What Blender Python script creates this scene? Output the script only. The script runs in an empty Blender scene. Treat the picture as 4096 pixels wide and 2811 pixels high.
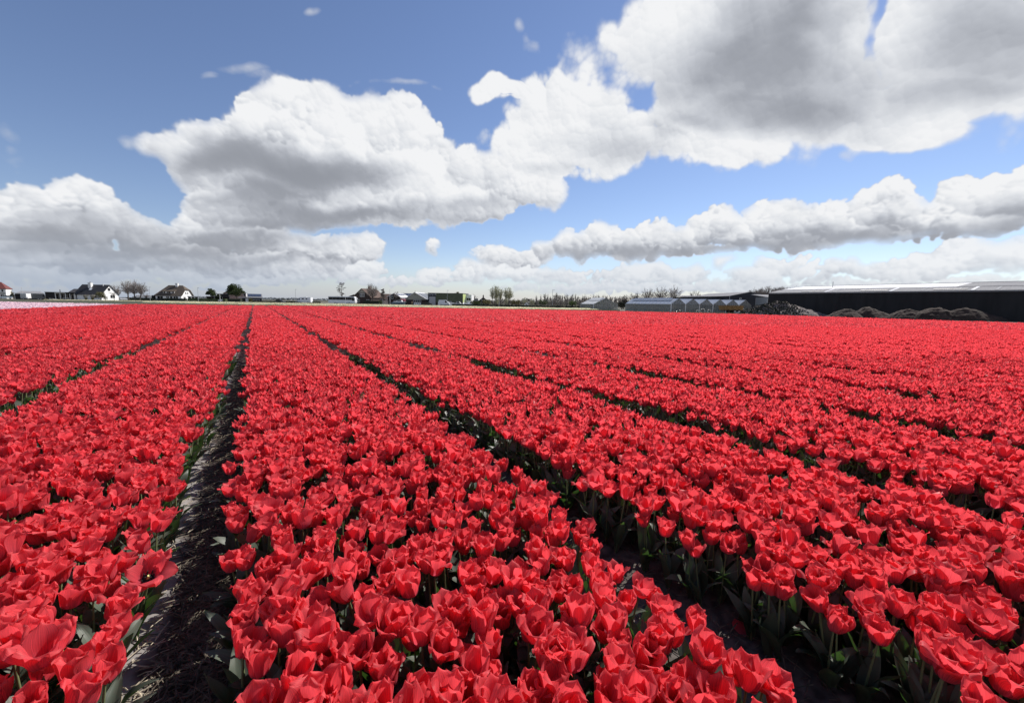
import bpy, bmesh, math, random
import numpy as np
from math import radians as R, sin, cos, tan, pi
from mathutils import Vector, Matrix

random.seed(7)
scene = bpy.context.scene
COL = scene.collection

# ------------------------------------------------------------------ camera
EYE = 1.40                       # metres above the field
YAW, PITCH, ROLL = R(32.62), R(6.85), R(0.905)
cam_data = bpy.data.cameras.new('camera')
cam = bpy.data.objects.new('camera', cam_data)
COL.objects.link(cam)
_f = Vector((sin(YAW) * cos(PITCH), cos(YAW) * cos(PITCH), -sin(PITCH)))
_r = Vector((cos(YAW), -sin(YAW), 0)); _u = _r.cross(_f)
_r2 = _r * cos(ROLL) + _u * sin(ROLL); _u2 = _u * cos(ROLL) - _r * sin(ROLL)
cam.matrix_world = Matrix(((_r2.x, _u2.x, -_f.x, 0), (_r2.y, _u2.y, -_f.y, 0), (_r2.z, _u2.z, -_f.z, EYE), (0, 0, 0, 1)))
cam_data.sensor_width = 36.0
cam_data.lens = 1600 / 4096 * 36.0
cam_data.clip_start = 0.05
cam_data.clip_end = 20000
scene.camera = cam

# ------------------------------------------------------------------ sun, sky, exposure
SUN_AZ, SUN_EL = R(74), R(42)    # azimuth from +Y towards +X
sd = bpy.data.lights.new('sun', 'SUN'); sd.energy = 5.0; sd.angle = R(0.53); sd.color = (1.0, 0.95, 0.89)
sun = bpy.data.objects.new('sun', sd); COL.objects.link(sun)
_sv = Vector((sin(SUN_AZ) * cos(SUN_EL), cos(SUN_AZ) * cos(SUN_EL), sin(SUN_EL)))
sun.rotation_euler = (-_sv).to_track_quat('-Z', 'Y').to_euler()
sun.location = (30, 10, 60)

scene.view_settings.view_transform = 'Standard'
scene.view_settings.look = 'None'
scene.view_settings.exposure = 0.28
scene.view_settings.gamma = 1.0
scene.view_settings.use_curve_mapping = False
scene.cycles.max_bounces = 8
scene.cycles.diffuse_bounces = 3
scene.cycles.transmission_bounces = 4
scene.cycles.glossy_bounces = 2
scene.cycles.sample_clamp_indirect = 6.0

SKY_STRENGTH = 0.083
CLOUD_GAIN = 0.77

# ------------------------------------------------------------------ clouds
# cumulus lobes (x, y, half width, height above, depth below; thousandths of the sky chart's axis) and their grey undersides

LAYERS = [
    {'hi':0.95,'op':0.94,'min':0.6,'mott':0.02,'puffs':{'sizes':[(16,26,1.2,1.0),(7,13,1.5,1.05)],'k':0.12,'soft':0.36,'rough':0.32,'under':0.1,'mix':6,'blur':1},'lobes':[(-1306,75,174,42,54),(-1112,65,185,34,43),(-906,62,185,28,32),(-755,57,130,23,32),(-613,62,152,28,32),(-471,77,119,36,32),(-363,81,54,25,28),(-309,47,65,15,15),(-222,53,65,13,13),(-168,69,76,19,21),(-81,85,76,30,26),(6,76,76,23,21),(103,73,76,21,21),(201,71,87,19,21),(309,81,76,28,23),(428,74,65,21,19),(513,99,37,23,17),(602,74,65,23,21),(675,103,86,27,21),(742,85,65,23,23),(848,103,97,27,25),(957,97,86,32,28),(1040,116,75,34,28),(1134,139,97,42,36),(1230,140,75,46,42),(474,49,326,13,17),(962,59,325,17,21),(1176,75,130,21,21),(1017,52,173,13,15),(637,41,217,11,13),(202,39,218,11,13)],'shade':[(-1100,78,358,42,0.22),(-721,73,217,26,0.16),(-942,27,545,15,0.16),(603,62,173,13,0.1),(797,73,130,13,0.08),(1150,107,151,15,0.1)]},
    {'hi':0.95,'min':0.48,'puffs':{'sizes':[(26,44,1.0,0.95),(13,22,1.2,1.0),(7,11,1.3,1.03)],'k':0.15,'soft':0.27,'rough':0.3,'under':0.15,'mix':10,'blur':1},'lobes':[(-1276,211,64,51,62),(-1177,233,64,37,52),(-1123,239,53,41,52),(-1064,245,53,31,51),(-1029,225,53,41,52),(-980,185,64,37,42),(-1144,161,172,52,63),(-929,159,97,37,42),(-866,145,86,31,42),(-767,178,64,46,52),(-714,168,64,41,52),(-650,159,129,42,53),(-565,144,108,31,53),(-480,130,108,36,42),(-394,126,65,42,42),(-356,132,43,36,36),(-590,86,195,32,32),(-827,103,151,32,43),(-1043,100,216,32,43),(-1238,97,130,32,32)],'shade':[(-1086,196,139,17,0.26),(-1187,161,129,27,0.28),(-982,166,118,23,0.24),(-1116,120,302,32,0.36),(-902,107,173,19,0.24),(-651,148,204,27,0.36),(-718,110,151,17,0.2),(-568,91,206,15,0.28),(-417,83,87,15,0.18),(-992,69,326,19,0.26)]},
    {'hi':0.95,'min':0.52,'puffs':{'sizes':[(22,36,1.0,0.92),(11,18,1.3,0.98),(6,9,1.5,1.02)],'k':0.16,'soft':0.24,'rough':0.3,'under':0.2,'mix':9,'blur':1},'lobes':[(64,126,28,23,17),(117,152,43,35,38),(166,140,43,27,27),(224,162,47,39,44),(283,154,43,33,38),(347,174,56,41,50),(412,159,47,35,38),(458,186,36,35,46),(505,207,51,41,62),(561,172,32,31,42),(594,219,38,47,62),(653,215,64,51,69),(712,211,53,45,58),(771,212,57,47,56),(843,233,47,47,62),(914,260,68,49,82),(982,225,53,41,58),(1034,236,32,41,62),(1081,278,59,58,82),(1143,284,63,52,82),(1216,290,63,60,92),(849,182,117,31,25),(1102,206,117,31,31),(360,132,215,19,17),(637,157,150,23,19),(-60,115,65,27,25),(5,106,54,21,17),(-197,134,19,12,9)],'shade':[(177,121,162,15,0.24),(392,128,161,17,0.26),(574,144,118,21,0.28),(507,182,43,15,0.14),(712,164,118,25,0.3),(882,174,150,25,0.34),(932,204,64,14,0.18),(1083,194,117,21,0.26),(1196,218,74,45,0.34),(662,230,53,12,0.1),(-38,90,87,13,0.16)]},
    {'hi':0.955,'min':0.46,'puffs':{'sizes':[(46,74,1.0,0.9),(24,40,1.2,0.97),(12,20,1.3,1.0),(6,10,1.5,1.04)],'k':0.15,'soft':0.28,'rough':0.28,'under':0.1,'mix':18,'blur':1,'warp':0.75},'lobes':[(-538,470,64,29,58),(-570,442,88,54,79),(-636,392,104,49,80),(-467,443,62,45,79),(-400,425,73,56,79),(-428,365,94,49,60),(-333,406,83,59,79),(-275,417,73,66,89),(-224,383,52,55,70),(-177,354,25,30,40),(-764,345,84,44,46),(-837,354,46,30,30),(-878,359,36,20,20),(-703,321,137,70,71),(-600,293,211,80,92),(-388,296,211,80,82),(-220,288,106,60,71),(-125,310,74,50,61),(-40,311,95,50,61),(34,287,63,46,47),(82,273,42,36,31),(-114,234,128,37,37),(-306,226,149,41,37),(-519,212,213,51,41),(-689,220,117,51,48)],'shade':[(-598,328,200,44,0.42),(-462,305,158,34,0.38),(-700,366,84,30,0.24),(-725,311,95,30,0.26),(-645,241,170,20,0.34),(-508,213,213,21,0.4),(-338,220,107,18,0.24),(-564,176,214,23,0.34),(-199,238,149,18,0.2),(-40,240,117,16,0.18),(-125,206,117,14,0.22),(-559,263,127,16,0.3)]},
    {'lobes':[(-63,493,37,27,29),(-12,484,45,19,23),(87,476,72,57,78),(47,412,58,49,49),(166,428,114,68,89),(137,354,167,59,46),(283,376,125,78,56),(407,388,156,55,56),(492,364,104,40,36),(573,400,62,35,34),(86,308,84,34,24)],'amp':0.6,'bias':0.12,'edge':0.36,'hi':0.98,'rel':0.2,'rim':0.03,'wob':14,'min':0.6,'wispy':0.5,'shade':[(167,384,115,24,0.12),(263,356,115,26,0.22),(107,309,95,14,0.12),(83,432,62,19,0.06),(364,407,83,29,0.16)]},
    {'lobes':[(301,598,71,48,47),(389,655,111,64,56),(458,544,204,103,101),(592,639,222,145,190),(644,518,235,108,92),(496,448,186,67,49),(752,471,113,77,54),(965,645,151,109,141),(1096,647,181,145,170),(977,484,154,73,53),(1118,506,133,81,63),(841,424,83,33,29),(914,415,124,29,26)],'amp':0.5,'bias':0.3,'edge':0.5,'hi':0.97,'mott':0.04,'rel':0.16,'rim':0.1,'rimw':3.2,'wob':18,'min':0.5,'wispy':0.55,'shade':[(529,554,234,93,0.36),(622,640,171,100,0.34),(629,469,185,58,0.38),(400,490,113,42,0.26),(745,538,123,75,0.26),(1090,619,172,137,0.34),(1016,504,174,48,0.3),(466,433,124,25,0.24),(922,588,71,56,0.14),(776,577,81,65,-0.42),(863,653,60,46,-0.36),(698,495,51,15,-0.22)],'holes':[(820,670,14,42,0.5),(813,610,22,24,0.28)]},
    {'wispy_only':1,'op':0.6,'lobes':[(50,594,35,22,23),(32,608,16,15,15),(-627,528,51,15,13),(-587,517,41,13,13),(-1228,363,42,40,60),(-1209,314,42,24,20),(12,636,14,18,19),(-700,509,19,10,10),(-465,672,22,9,9),(-909,363,27,24,16),(793,384,21,12,12),(-279,495,123,8,8)],'shade':[]},
]
SH = 1.25
def make_cloud_map(TW=2400, TH=1200, AZ=60.0, EL=60.0, seed=5):
    """numpy cloud field over azimuth -AZ..AZ (about the axis below) and elevation 0..EL degrees: (opacity, brightness)"""
    rng = np.random.default_rng(seed)
    az = np.radians(np.linspace(-AZ, AZ, TW, dtype=np.float32))[None, :]
    el = np.radians(np.linspace(0, EL, TH, dtype=np.float32))[:, None]
    # a flat chart of the sky, in units of 1/1000 of the axis distance
    X = (1000 * np.tan(az) * np.ones_like(el)).astype(np.float32)
    Y = (1000 * np.tan(el) / np.cos(az)).astype(np.float32)

    def smooth(cell_x, cell_y):
        gx, gy = int(TW / cell_x) + 5, int(TH / cell_y) + 5
        g = rng.standard_normal((gy, gx)).astype(np.float32)
        def mat(n, cell):
            t = np.arange(n, dtype=np.float32) / cell + 1.0
            i = t.astype(int); f = t - i
            w = np.stack([(1 - f) ** 3, 3 * f ** 3 - 6 * f ** 2 + 4, -3 * f ** 3 + 3 * f ** 2 + 3 * f + 1, f ** 3], 1) / 6
            return i, w.astype(np.float32)
        iy, wy = mat(TH, cell_y); ix, wx = mat(TW, cell_x)
        a = sum(g[iy + k - 1] * wy[:, k:k + 1] for k in range(4))
        return sum(a[:, ix + k - 1] * wx[:, k] for k in range(4)) * 1.6

    def fbm(cell, octs, asp=1.0, gain=0.5):
        out = 0; amp = 1; tot = 0
        for k in range(octs):
            out = out + amp * smooth(cell * asp, cell); tot += amp * amp; amp *= gain; cell /= 2
        return out / tot ** 0.5

    def lumps(cell, wx, wy):
        """rounded bumps, about 1 in the middle of a cell and 0 in the creases"""
        ny, nx = int(TH / cell) + 6, int(TW / cell) + 6
        px = rng.random((ny, nx)).astype(np.float32); py = rng.random((ny, nx)).astype(np.float32)
        rr = (0.75 + 0.5 * rng.random((ny, nx))).astype(np.float32)
        u = np.clip((np.arange(TW, dtype=np.float32)[None, :] + wx) / cell + 2, 1, nx - 3)
        v = np.clip((np.arange(TH, dtype=np.float32)[:, None] + wy) / cell + 2, 1, ny - 3)
        iu = u.astype(np.int32); iv = v.astype(np.int32)
        best = np.full((TH, TW), 9, np.float32)
        for dy in (-1, 0, 1):
            for dx in (-1, 0, 1):
                j = (iv + dy) * nx + (iu + dx)
                d = ((px.ravel()[j] + iu + dx - u) ** 2 + (py.ravel()[j] + iv + dy - v) ** 2) * rr.ravel()[j]
                np.minimum(best, d, out=best)
        return 1 - np.clip(best, 0, 1.1)

    w1, w2 = fbm(110, 4), fbm(110, 4)
    L = [lumps(c, w1 * c * .22, w2 * c * .22) for c in (120, 56, 27, 13)]
    fine = fbm(60, 6)
    wisp = fbm(34, 5, 1.6)
    billow = (L[0] * .40 + L[1] * .34 + L[2] * .17 + L[3] * .09 - .56) * 2
    billow2 = (L[1] * .26 + L[2] * .36 + L[3] * .22 + lumps(7, w1 * 3, w2 * 3) * .16 - .56) * 2
    broad = fbm(240, 3, 1.5); fine2 = fbm(60, 5)

    def shift(a, sx, sy):
        """a sampled at +sx,+sy texels"""
        yy = np.clip(np.arange(TH) + int(round(sy)), 0, TH - 1); xx = np.clip(np.arange(TW) + int(round(sx)), 0, TW - 1)
        return a[yy][:, xx]
    relief = 0
    for Lk, wk, dk in zip(L, (.9, 1.0, .8, .55), (16, 8, 4, 2)):
        relief = relief + wk * (Lk - shift(Lk, dk * .5, dk * .9))
    relief = np.clip(relief, -.55, .55)
    def blur(a, n):
        for ax in (0, 1):
            for _ in range(2):
                p = [(0, 0), (0, 0)]; p[ax] = (n + 1, n)
                c = np.cumsum(np.pad(a, p, mode='edge'), axis=ax, dtype=np.float64)
                a = ((c[2 * n + 1:] - c[:-2 * n - 1]) if ax == 0 else (c[:, 2 * n + 1:] - c[:, :-2 * n - 1])) / (2 * n + 1)
        return a.astype(np.float32)

    def field(lobes, wob):
        S = np.full((TH, TW), -1.5, np.float32)
        for (cx, cy, rx, ry, rb) in lobes:
            sx = rx * 3.2; x0, x1 = cx - sx, cx + sx
            dy = Y - cy
            r = np.where(dy > 0, ry, rb).astype(np.float32)
            d = np.sqrt(((X + wob * w1 - cx) / rx) ** 2 + ((dy + wob * w2) / r) ** 2)
            np.maximum(S, 1 - d, out=S)
        return S

    def shade_at(lay, x, y):
        s = np.zeros_like(x)
        for (cx, cy, rx, ry, dk) in lay.get('shade', ()):
            s = 1 - (1 - s) * (1 - .8 * dk * np.exp(-(((x - cx) / rx) ** 2 + ((y - cy) / ry) ** 2) ** 1.1))
        return np.minimum(s, .5 + .2 * (s - .5)) * SH * .86

    sx_, sy_ = (TW - 1) / np.radians(2 * AZ), (TH - 1) / np.radians(EL)      # texels per radian
    rough = (.7 * billow2 + .5 * fine).astype(np.float32)
    ii, jj = np.arange(TW, dtype=np.float32)[None, :], np.arange(TH, dtype=np.float32)[:, None]
    ga, gb = fbm(46, 5, 1.2, .62), fbm(46, 5, 1.2, .62); gx, gy = 9.0 * ga, 7.0 * gb
    def puffs(lay, alpha, bright):
        """cumulus built of overlapping rounded puffs, each lit on its sun side; lower and smaller ones in front"""
        P = lay['puffs']; items = []
        for (cx, cy, rx, ry, rb) in lay['lobes']:
            area = rx * (ry + rb)
            for r0, r1, dens, reach in P['sizes']:
                n = max(1, int(area * dens / (r0 * r1)))
                for _ in range(n):
                    a = rng.uniform(0, 6.283); q = rng.random() ** .5 * reach; dx, dy = np.cos(a) * q, np.sin(a) * q
                    r = rng.uniform(r0, r1) * min(1.0, .45 + min(rx, ry) / 70.0)
                    x = cx + dx * max(rx - r * .8, rx * .15); y = cy + (dy * max(ry - r * .8, ry * .15) if dy > 0 else dy * max(rb - r * .5, rb * .2))
                    items.append((x, y, r, np.clip((y - cy) / (ry if dy > 0 else rb), -1, 1), cy))
        items = np.array(items, np.float32)
        order = np.argsort(-(items[:, 1] - items[:, 2] * .35 + rng.normal(0, P.get('mix', 8), len(items))))
        items = items[order]; sh = shade_at(lay, (X + 10 * w1 + 5 * fine).ravel(), (Y + 7 * w2 + 4 * fine2).ravel()).reshape(X.shape)
        sh = blur(sh + .10 * sh * np.clip(broad, -1.5, 1.5) + .12 * sh * billow, 3)
        base = lay.get('hi', .97) - P.get('under', .16) * np.clip(.25 - items[:, 3], 0, 1.25) ** 1.2
        base = base + rng.normal(0, .010, len(items)).astype(np.float32)
        LA = np.zeros_like(alpha); LB = np.full_like(alpha, .8)
        for (x, y, r, t, cy), b0 in zip(items, base):
            caz = np.arctan(x / 1000.0); pxl = (caz + np.radians(AZ)) * sx_; pyl = np.arctan(y / 1000.0 * np.cos(caz)) * sy_
            rt = r / 1000.0 * sx_ * np.cos(caz) ** 1.5; m = int(rt * 1.5) + 2
            x0, x1, y0, y1 = int(pxl) - m, int(pxl) + m, int(pyl) - m, int(pyl) + m
            if x1 <= 0 or x0 >= TW or y1 <= 0 or y0 >= TH: continue
            x0, y0, x1, y1 = max(x0, 0), max(y0, 0), min(x1, TW), min(y1, TH)
            u = (ii[:, x0:x1] - pxl) / rt; v = (jj[y0:y1] - pyl) / (rt * .92)
            d = np.sqrt(u * u + v * v) - P.get('rough', .30) * rough[y0:y1, x0:x1]
            a = np.clip((1 - d) / P.get('soft', .30), 0, 1); a = a * a * (3 - 2 * a)
            if t < -.3: a = a * P.get('low', .8)
            lit = (u * .40 + v * .85)
            sc = sh[y0:y1, x0:x1]
            b = b0 - sc + P.get('k', .12) * (1 - np.clip(sc * 2.6, 0, .8)) * np.clip(lit, -1, 1)
            LB[y0:y1, x0:x1] += (b - LB[y0:y1, x0:x1]) * a
            LA[y0:y1, x0:x1] += (1 - LA[y0:y1, x0:x1]) * a
        yy = np.clip(jj + gy * P.get('warp', 1), 0, TH - 1).astype(np.int32); xx = np.clip(ii + gx * P.get('warp', 1), 0, TW - 1).astype(np.int32)
        LA, LB = blur(LA[yy, xx], 1), LB[yy, xx]
        LB = blur(LB, P.get('blur', 1)) + lay.get('mott', .012) * (fine + fine2) + .20 * relief * np.clip(1 - sh * 1.6, .25, 1)
        er = np.clip(1 - blur(LA, 9), 0, 1)                              # frayed only near the rim
        LA = np.clip(LA * (1 + er * (1.1 * wisp + .5 * fine2) - .35 * er), 0, 1)
        LA = LA * lay.get('op', 1.0)
        m = lay.get('min', .4); LB = np.clip(np.where(LB < m + .16, m + .16 * np.exp(np.clip((LB - m - .16) / .16, -4, 0)), LB), 0, 1)
        return alpha + LA - alpha * LA, bright * (1 - LA) + LB * LA

    alpha = np.zeros((TH, TW), np.float32); bright = np.full((TH, TW), .8, np.float32)
    for lay in LAYERS:
        if 'puffs' in lay:
            alpha, bright = puffs(lay, alpha, bright)
            continue
        if 'wispy_only' in lay:
            g = np.zeros_like(alpha)
            for (cx, cy, rx, ry, rb) in lay['lobes']:
                g = np.maximum(g, np.exp(-(((X + 14 * w1 - cx) / rx) ** 2 + ((Y + 14 * w2 - cy) / ry) ** 2)))
            a = np.clip(g * (.5 + .75 * np.abs(wisp) * .7 + .35 * fine) - .30, 0, 1) * lay['op']
            b = .90 + .05 * fine
            bright = bright * (1 - a) + b * a; alpha = alpha + a - alpha * a
            continue
        S = field(lay['lobes'], lay.get('wob', 10))
        amp = lay.get('amp', .5)
        F = S + lay.get('bias', 0.25) + amp * (billow2 if lay.get('small') else billow) + lay.get('fine', .12) * fine
        for (cx, cy, rx, ry, dk) in lay.get('holes', ()):
            F = F - dk * np.exp(-((X + 16 * w1 + 10 * fine - cx) / rx) ** 2 - ((Y + 14 * w2 + 9 * fine2 - cy) / ry) ** 2)
        a = np.clip(F / lay.get('edge', .22), 0, 1)
        a = a * a * (3 - 2 * a)
        inn = np.clip(F * 2.2, 0, 1); a = a * np.clip(1 + lay.get('wispy', .35) * wisp * (1 - inn) - .8 * (1 - np.clip(F * 2.5, 0, 1)), 0, 1) ** .7
        # light: sun-facing sides of the lumps, grey undersides where the cloud is deep
        D = np.clip(F, 0, 1.2)
        shade = np.zeros_like(F)
        for (cx, cy, rx, ry, dk) in lay.get('shade', ()):
            d2 = ((X + 20 * w1 + 7 * fine - cx) / rx) ** 2 + ((Y + 14 * w2 + 5 * fine2 - cy) / ry) ** 2
            shade = np.maximum(shade, .98 * dk * np.exp(-d2 ** 1.25)) + .25 * np.minimum(shade, .98 * dk * np.exp(-d2 ** 1.25))
        shade = np.clip(shade, 0, 1)
        b = lay.get('hi', .97) - shade * (1 + .25 * np.clip(broad, -1, 1) * .6)
        thin = 1 - np.clip(shade / .35, 0, .85)
        b = b + lay.get('rel', .30) * relief * (.35 + .65 * thin) * np.clip(D * 3, 0, 1)
        b = b + lay.get('mott', .025) * fine + lay.get('mott', .025) * broad
        rim = np.exp(-D * lay.get('rimw', 5.0))
        b = b + lay.get('rim', .10) * rim
        m = lay.get('min', .30) - .05
        b = np.clip(np.where(b < m + .14, m + .14 * np.exp(np.clip((b - m - .14) / .14, -4, 0)), b), 0, 1)
        a = np.clip(a * lay.get('op', 1.0), 0, 1)
        bright = bright * (1 - a) + b * a
        alpha = alpha + a - alpha * a
    E = el * 57.29578; haze = np.clip(1 - E / (5.5 + .9 * np.clip(broad, -1.5, 1.5)), 0, 1) ** 1.25 * (.66 + .26 * np.clip(-X / 900, -1, 1))
    return alpha, bright, np.clip(haze, 0, 1) * np.ones_like(alpha)

def build_world():
    A, B, Hz = make_cloud_map()
    TH, TW = A.shape
    img = bpy.data.images.new('cloud_cover', TW, TH, alpha=False, float_buffer=True)
    img.colorspace_settings.name = 'Non-Color'
    px = np.zeros((TH, TW, 4), np.float32); px[..., 0] = A; px[..., 1] = B; px[..., 2] = Hz; px[..., 3] = 1
    img.pixels.foreach_set(px.ravel()); img.update()
    w = bpy.data.worlds.new('World'); scene.world = w; w.use_nodes = True
    nt = w.node_tree; nt.nodes.clear(); N = nt.nodes.new; L = nt.links.new
    def math_(op, a, b=None, clamp=False):
        n = N('ShaderNodeMath'); n.operation = op; n.use_clamp = clamp
        for i, v in enumerate((a, b)):
            if v is None: continue
            if isinstance(v, (int, float)): n.inputs[i].default_value = v
            else: L(v, n.inputs[i])
        return n.outputs[0]
    tc = N('ShaderNodeTexCoord')
    sky = N('ShaderNodeTexSky'); sky.sky_type = 'NISHITA'; sky.sun_disc = False
    sky.sun_elevation = SUN_EL; sky.sun_rotation = SUN_AZ
    sky.altitude = 0; sky.air_density = 1.0; sky.dust_density = 0.05; sky.ozone_density = 3.0
    bg = N('ShaderNodeBackground'); bg.inputs['Strength'].default_value = SKY_STRENGTH
    grade = N('ShaderNodeMix'); grade.data_type = 'RGBA'; grade.blend_type = 'MULTIPLY'; grade.inputs['Factor'].default_value = 1
    L(sky.outputs[0], grade.inputs['A']); grade.inputs['B'].default_value = SKY_TINT
    L(grade.outputs['Result'], bg.inputs['Color'])
    sep = N('ShaderNodeSeparateXYZ'); L(tc.outputs['Generated'], sep.inputs[0])
    azm = math_('ARCTAN2', sep.outputs[0], sep.outputs[1])
    azm = math_('SUBTRACT', azm, YAW)
    u = math_('ADD', math_('MULTIPLY', azm, 1 / R(120.0)), 0.5)
    elv = math_('ARCSINE', math_('MINIMUM', math_('MAXIMUM', sep.outputs[2], 0.0), 1.0))
    v = math_('MULTIPLY', elv, 1 / R(60.0))
    cmb = N('ShaderNodeCombineXYZ'); L(u, cmb.inputs[0]); L(v, cmb.inputs[1])
    tx = N('ShaderNodeTexImage'); tx.image = img; tx.extension = 'MIRROR'; tx.interpolation = 'Cubic'
    L(cmb.outputs[0], tx.inputs[0])
    ss = N('ShaderNodeSeparateColor'); L(tx.outputs[0], ss.inputs[0])
    ramp = N('ShaderNodeValToRGB'); L(ss.outputs[1], ramp.inputs[0])
    e = ramp.color_ramp.elements
    e[0].position = 0.30; e[0].color = CLOUD_RAMP[0]
    e[1].position = 1.0; e[1].color = CLOUD_RAMP[-1]
    for p, c in zip((0.45, 0.58, 0.72, 0.87), CLOUD_RAMP[1:-1]):
        k = e.new(p); k.color = c
    cb = N('ShaderNodeBackground'); cb.inputs['Strength'].default_value = CLOUD_GAIN
    L(ramp.outputs[0], cb.inputs['Color'])
    mx = N('ShaderNodeMixShader'); L(ss.outputs[0], mx.inputs[0]); L(bg.outputs[0], mx.inputs[1]); L(cb.outputs[0], mx.inputs[2])
    hb = N('ShaderNodeBackground'); hb.inputs['Color'].default_value = HAZE; hb.inputs['Strength'].default_value = 0.84
    mh = N('ShaderNodeMixShader'); L(ss.outputs[2], mh.inputs[0]); L(mx.outputs[0], mh.inputs[1]); L(hb.outputs[0], mh.inputs[2])
    out = N('ShaderNodeOutputWorld'); L(mh.outputs[0], out.inputs['Surface'])
    w.cycles.sampling_method = 'MANUAL'; w.cycles.sample_map_resolution = 512

def _s(r, g, b): return tuple((c / 255) ** 2.2 for c in (r, g, b)) + (1,)
HAZE = _s(164, 178, 198)
SKY_TINT = (1.16, 1.07, 1.14, 1)
CLOUD_RAMP = [_s(118, 121, 131), _s(143, 147, 156), _s(168, 172, 181), _s(200, 204, 212), _s(231, 234, 239), _s(250, 251, 253)]
build_world()

# ------------------------------------------------------------------ helpers
class MB:
    """collects boxes, prisms, tubes and faces; build() links them as one mesh object"""
    def __init__(self): self.v = []; self.f = []
    def face(self, *pts):
        n = len(self.v); self.v += [tuple(p) for p in pts]; self.f.append(tuple(range(n, n + len(pts)))); return self
    def box(self, x0, x1, y0, y1, z0, z1):
        n = len(self.v)
        self.v += [(x, y, z) for z in (z0, z1) for (x, y) in ((x0, y0), (x1, y0), (x1, y1), (x0, y1))]
        self.f += [tuple(n + i for i in q) for q in ((3, 2, 1, 0), (4, 5, 6, 7), (0, 1, 5, 4), (1, 2, 6, 5), (2, 3, 7, 6), (3, 0, 4, 7))]
        return self
    def prism(self, poly, a, b, axis='y'):
        """poly: 2-D outline; swept from a to b along axis (x: outline is y,z; y: outline is x,z; z: outline is x,y)"""
        n = len(self.v); k = len(poly)
        for t in (a, b):
            for p, q in poly:
                self.v.append({'x': (t, p, q), 'y': (p, t, q), 'z': (p, q, t)}[axis])
        self.f.append(tuple(n + i for i in range(k))[::-1]); self.f.append(tuple(n + k + i for i in range(k)))
        for i in range(k):
            j = (i + 1) % k; self.f.append((n + i, n + j, n + k + j, n + k + i))
        return self
    def tube(self, p0, p1, r0, r1=None, n=5, cap=True):
        r1 = r0 if r1 is None else r1
        p0, p1 = Vector(p0), Vector(p1); d = p1 - p0
        if d.length < 1e-6: return self
        d.normalize(); a = d.orthogonal().normalized(); b = d.cross(a); k = len(self.v)
        for p, r in ((p0, r0), (p1, r1)):
            for i in range(n):
                t = 2 * pi * i / n; self.v.append(tuple(p + (a * cos(t) + b * sin(t)) * r))
        for i in range(n):
            j = (i + 1) % n; self.f.append((k + i, k + j, k + n + j, k + n + i))
        if cap: self.f.append(tuple(k + n + i for i in range(n))); self.f.append(tuple(k + i for i in range(n))[::-1])
        return self
    def slab(self, a, b, c, d, t):
        """a plate with corners a b c d (counter-clockwise from outside), t thick downwards along its normal"""
        a, b, c, d = map(Vector, (a, b, c, d)); nrm = (b - a).cross(d - a).normalized() * t
        lo = [p - nrm for p in (a, b, c, d)]; n = len(self.v)
        self.v += [tuple(p) for p in (a, b, c, d)] + [tuple(p) for p in lo]
        self.f += [tuple(n + i for i in q) for q in ((0, 1, 2, 3), (7, 6, 5, 4), (0, 4, 5, 1), (1, 5, 6, 2), (2, 6, 7, 3), (3, 7, 4, 0))]
        return self
    def mesh(self, name, mat, smooth=False):
        me = bpy.data.meshes.new(name); me.from_pydata(self.v, [], self.f)
        if mat: me.materials.append(mat)
        if smooth: me.polygons.foreach_set('use_smooth', [True] * len(me.polygons))
        me.update(); return me
    def build(self, name, mat, parent=None, loc=(0, 0, 0), rz=0, smooth=False):
        o = bpy.data.objects.new(name, self.mesh(name, mat, smooth)); COL.objects.link(o)
        o.parent = parent; o.location = loc; o.rotation_euler = (0, 0, rz); return o

def put(name, me, parent=None, loc=(0, 0, 0), rz=0):
    o = bpy.data.objects.new(name, me); COL.objects.link(o); o.parent = parent; o.location = loc; o.rotation_euler = (0, 0, rz); return o
def tag(o, label=None, cat=None, group=None, kind=None):
    for k, x in (('label', label), ('category', cat), ('group', group), ('kind', kind)):
        if x: o[k] = x
    return o
def thing(name, label, cat, loc=(0, 0, 0), rz=0, group=None):
    o = bpy.data.objects.new(name, None); COL.objects.link(o); o.location = loc; o.rotation_euler = (0, 0, rz); o.empty_display_size = .2
    return tag(o, label, cat, group)

# a second pair of ground axes for what lies beyond the field: u along the road behind it, w away from the field
RV, FV = Vector((cos(YAW), -sin(YAW), 0)), Vector((sin(YAW), cos(YAW), 0))
def G(u, w, z=0): return RV * u + FV * w + Vector((0, 0, z))
def at(col, w, z=0): return G((col - 2051) * w / 1611.5, w, z)     # col: bearing, in the units of the survey (1611.5 = 45 degrees)
def span(dcol, w): return dcol * w / 1611.5

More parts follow.
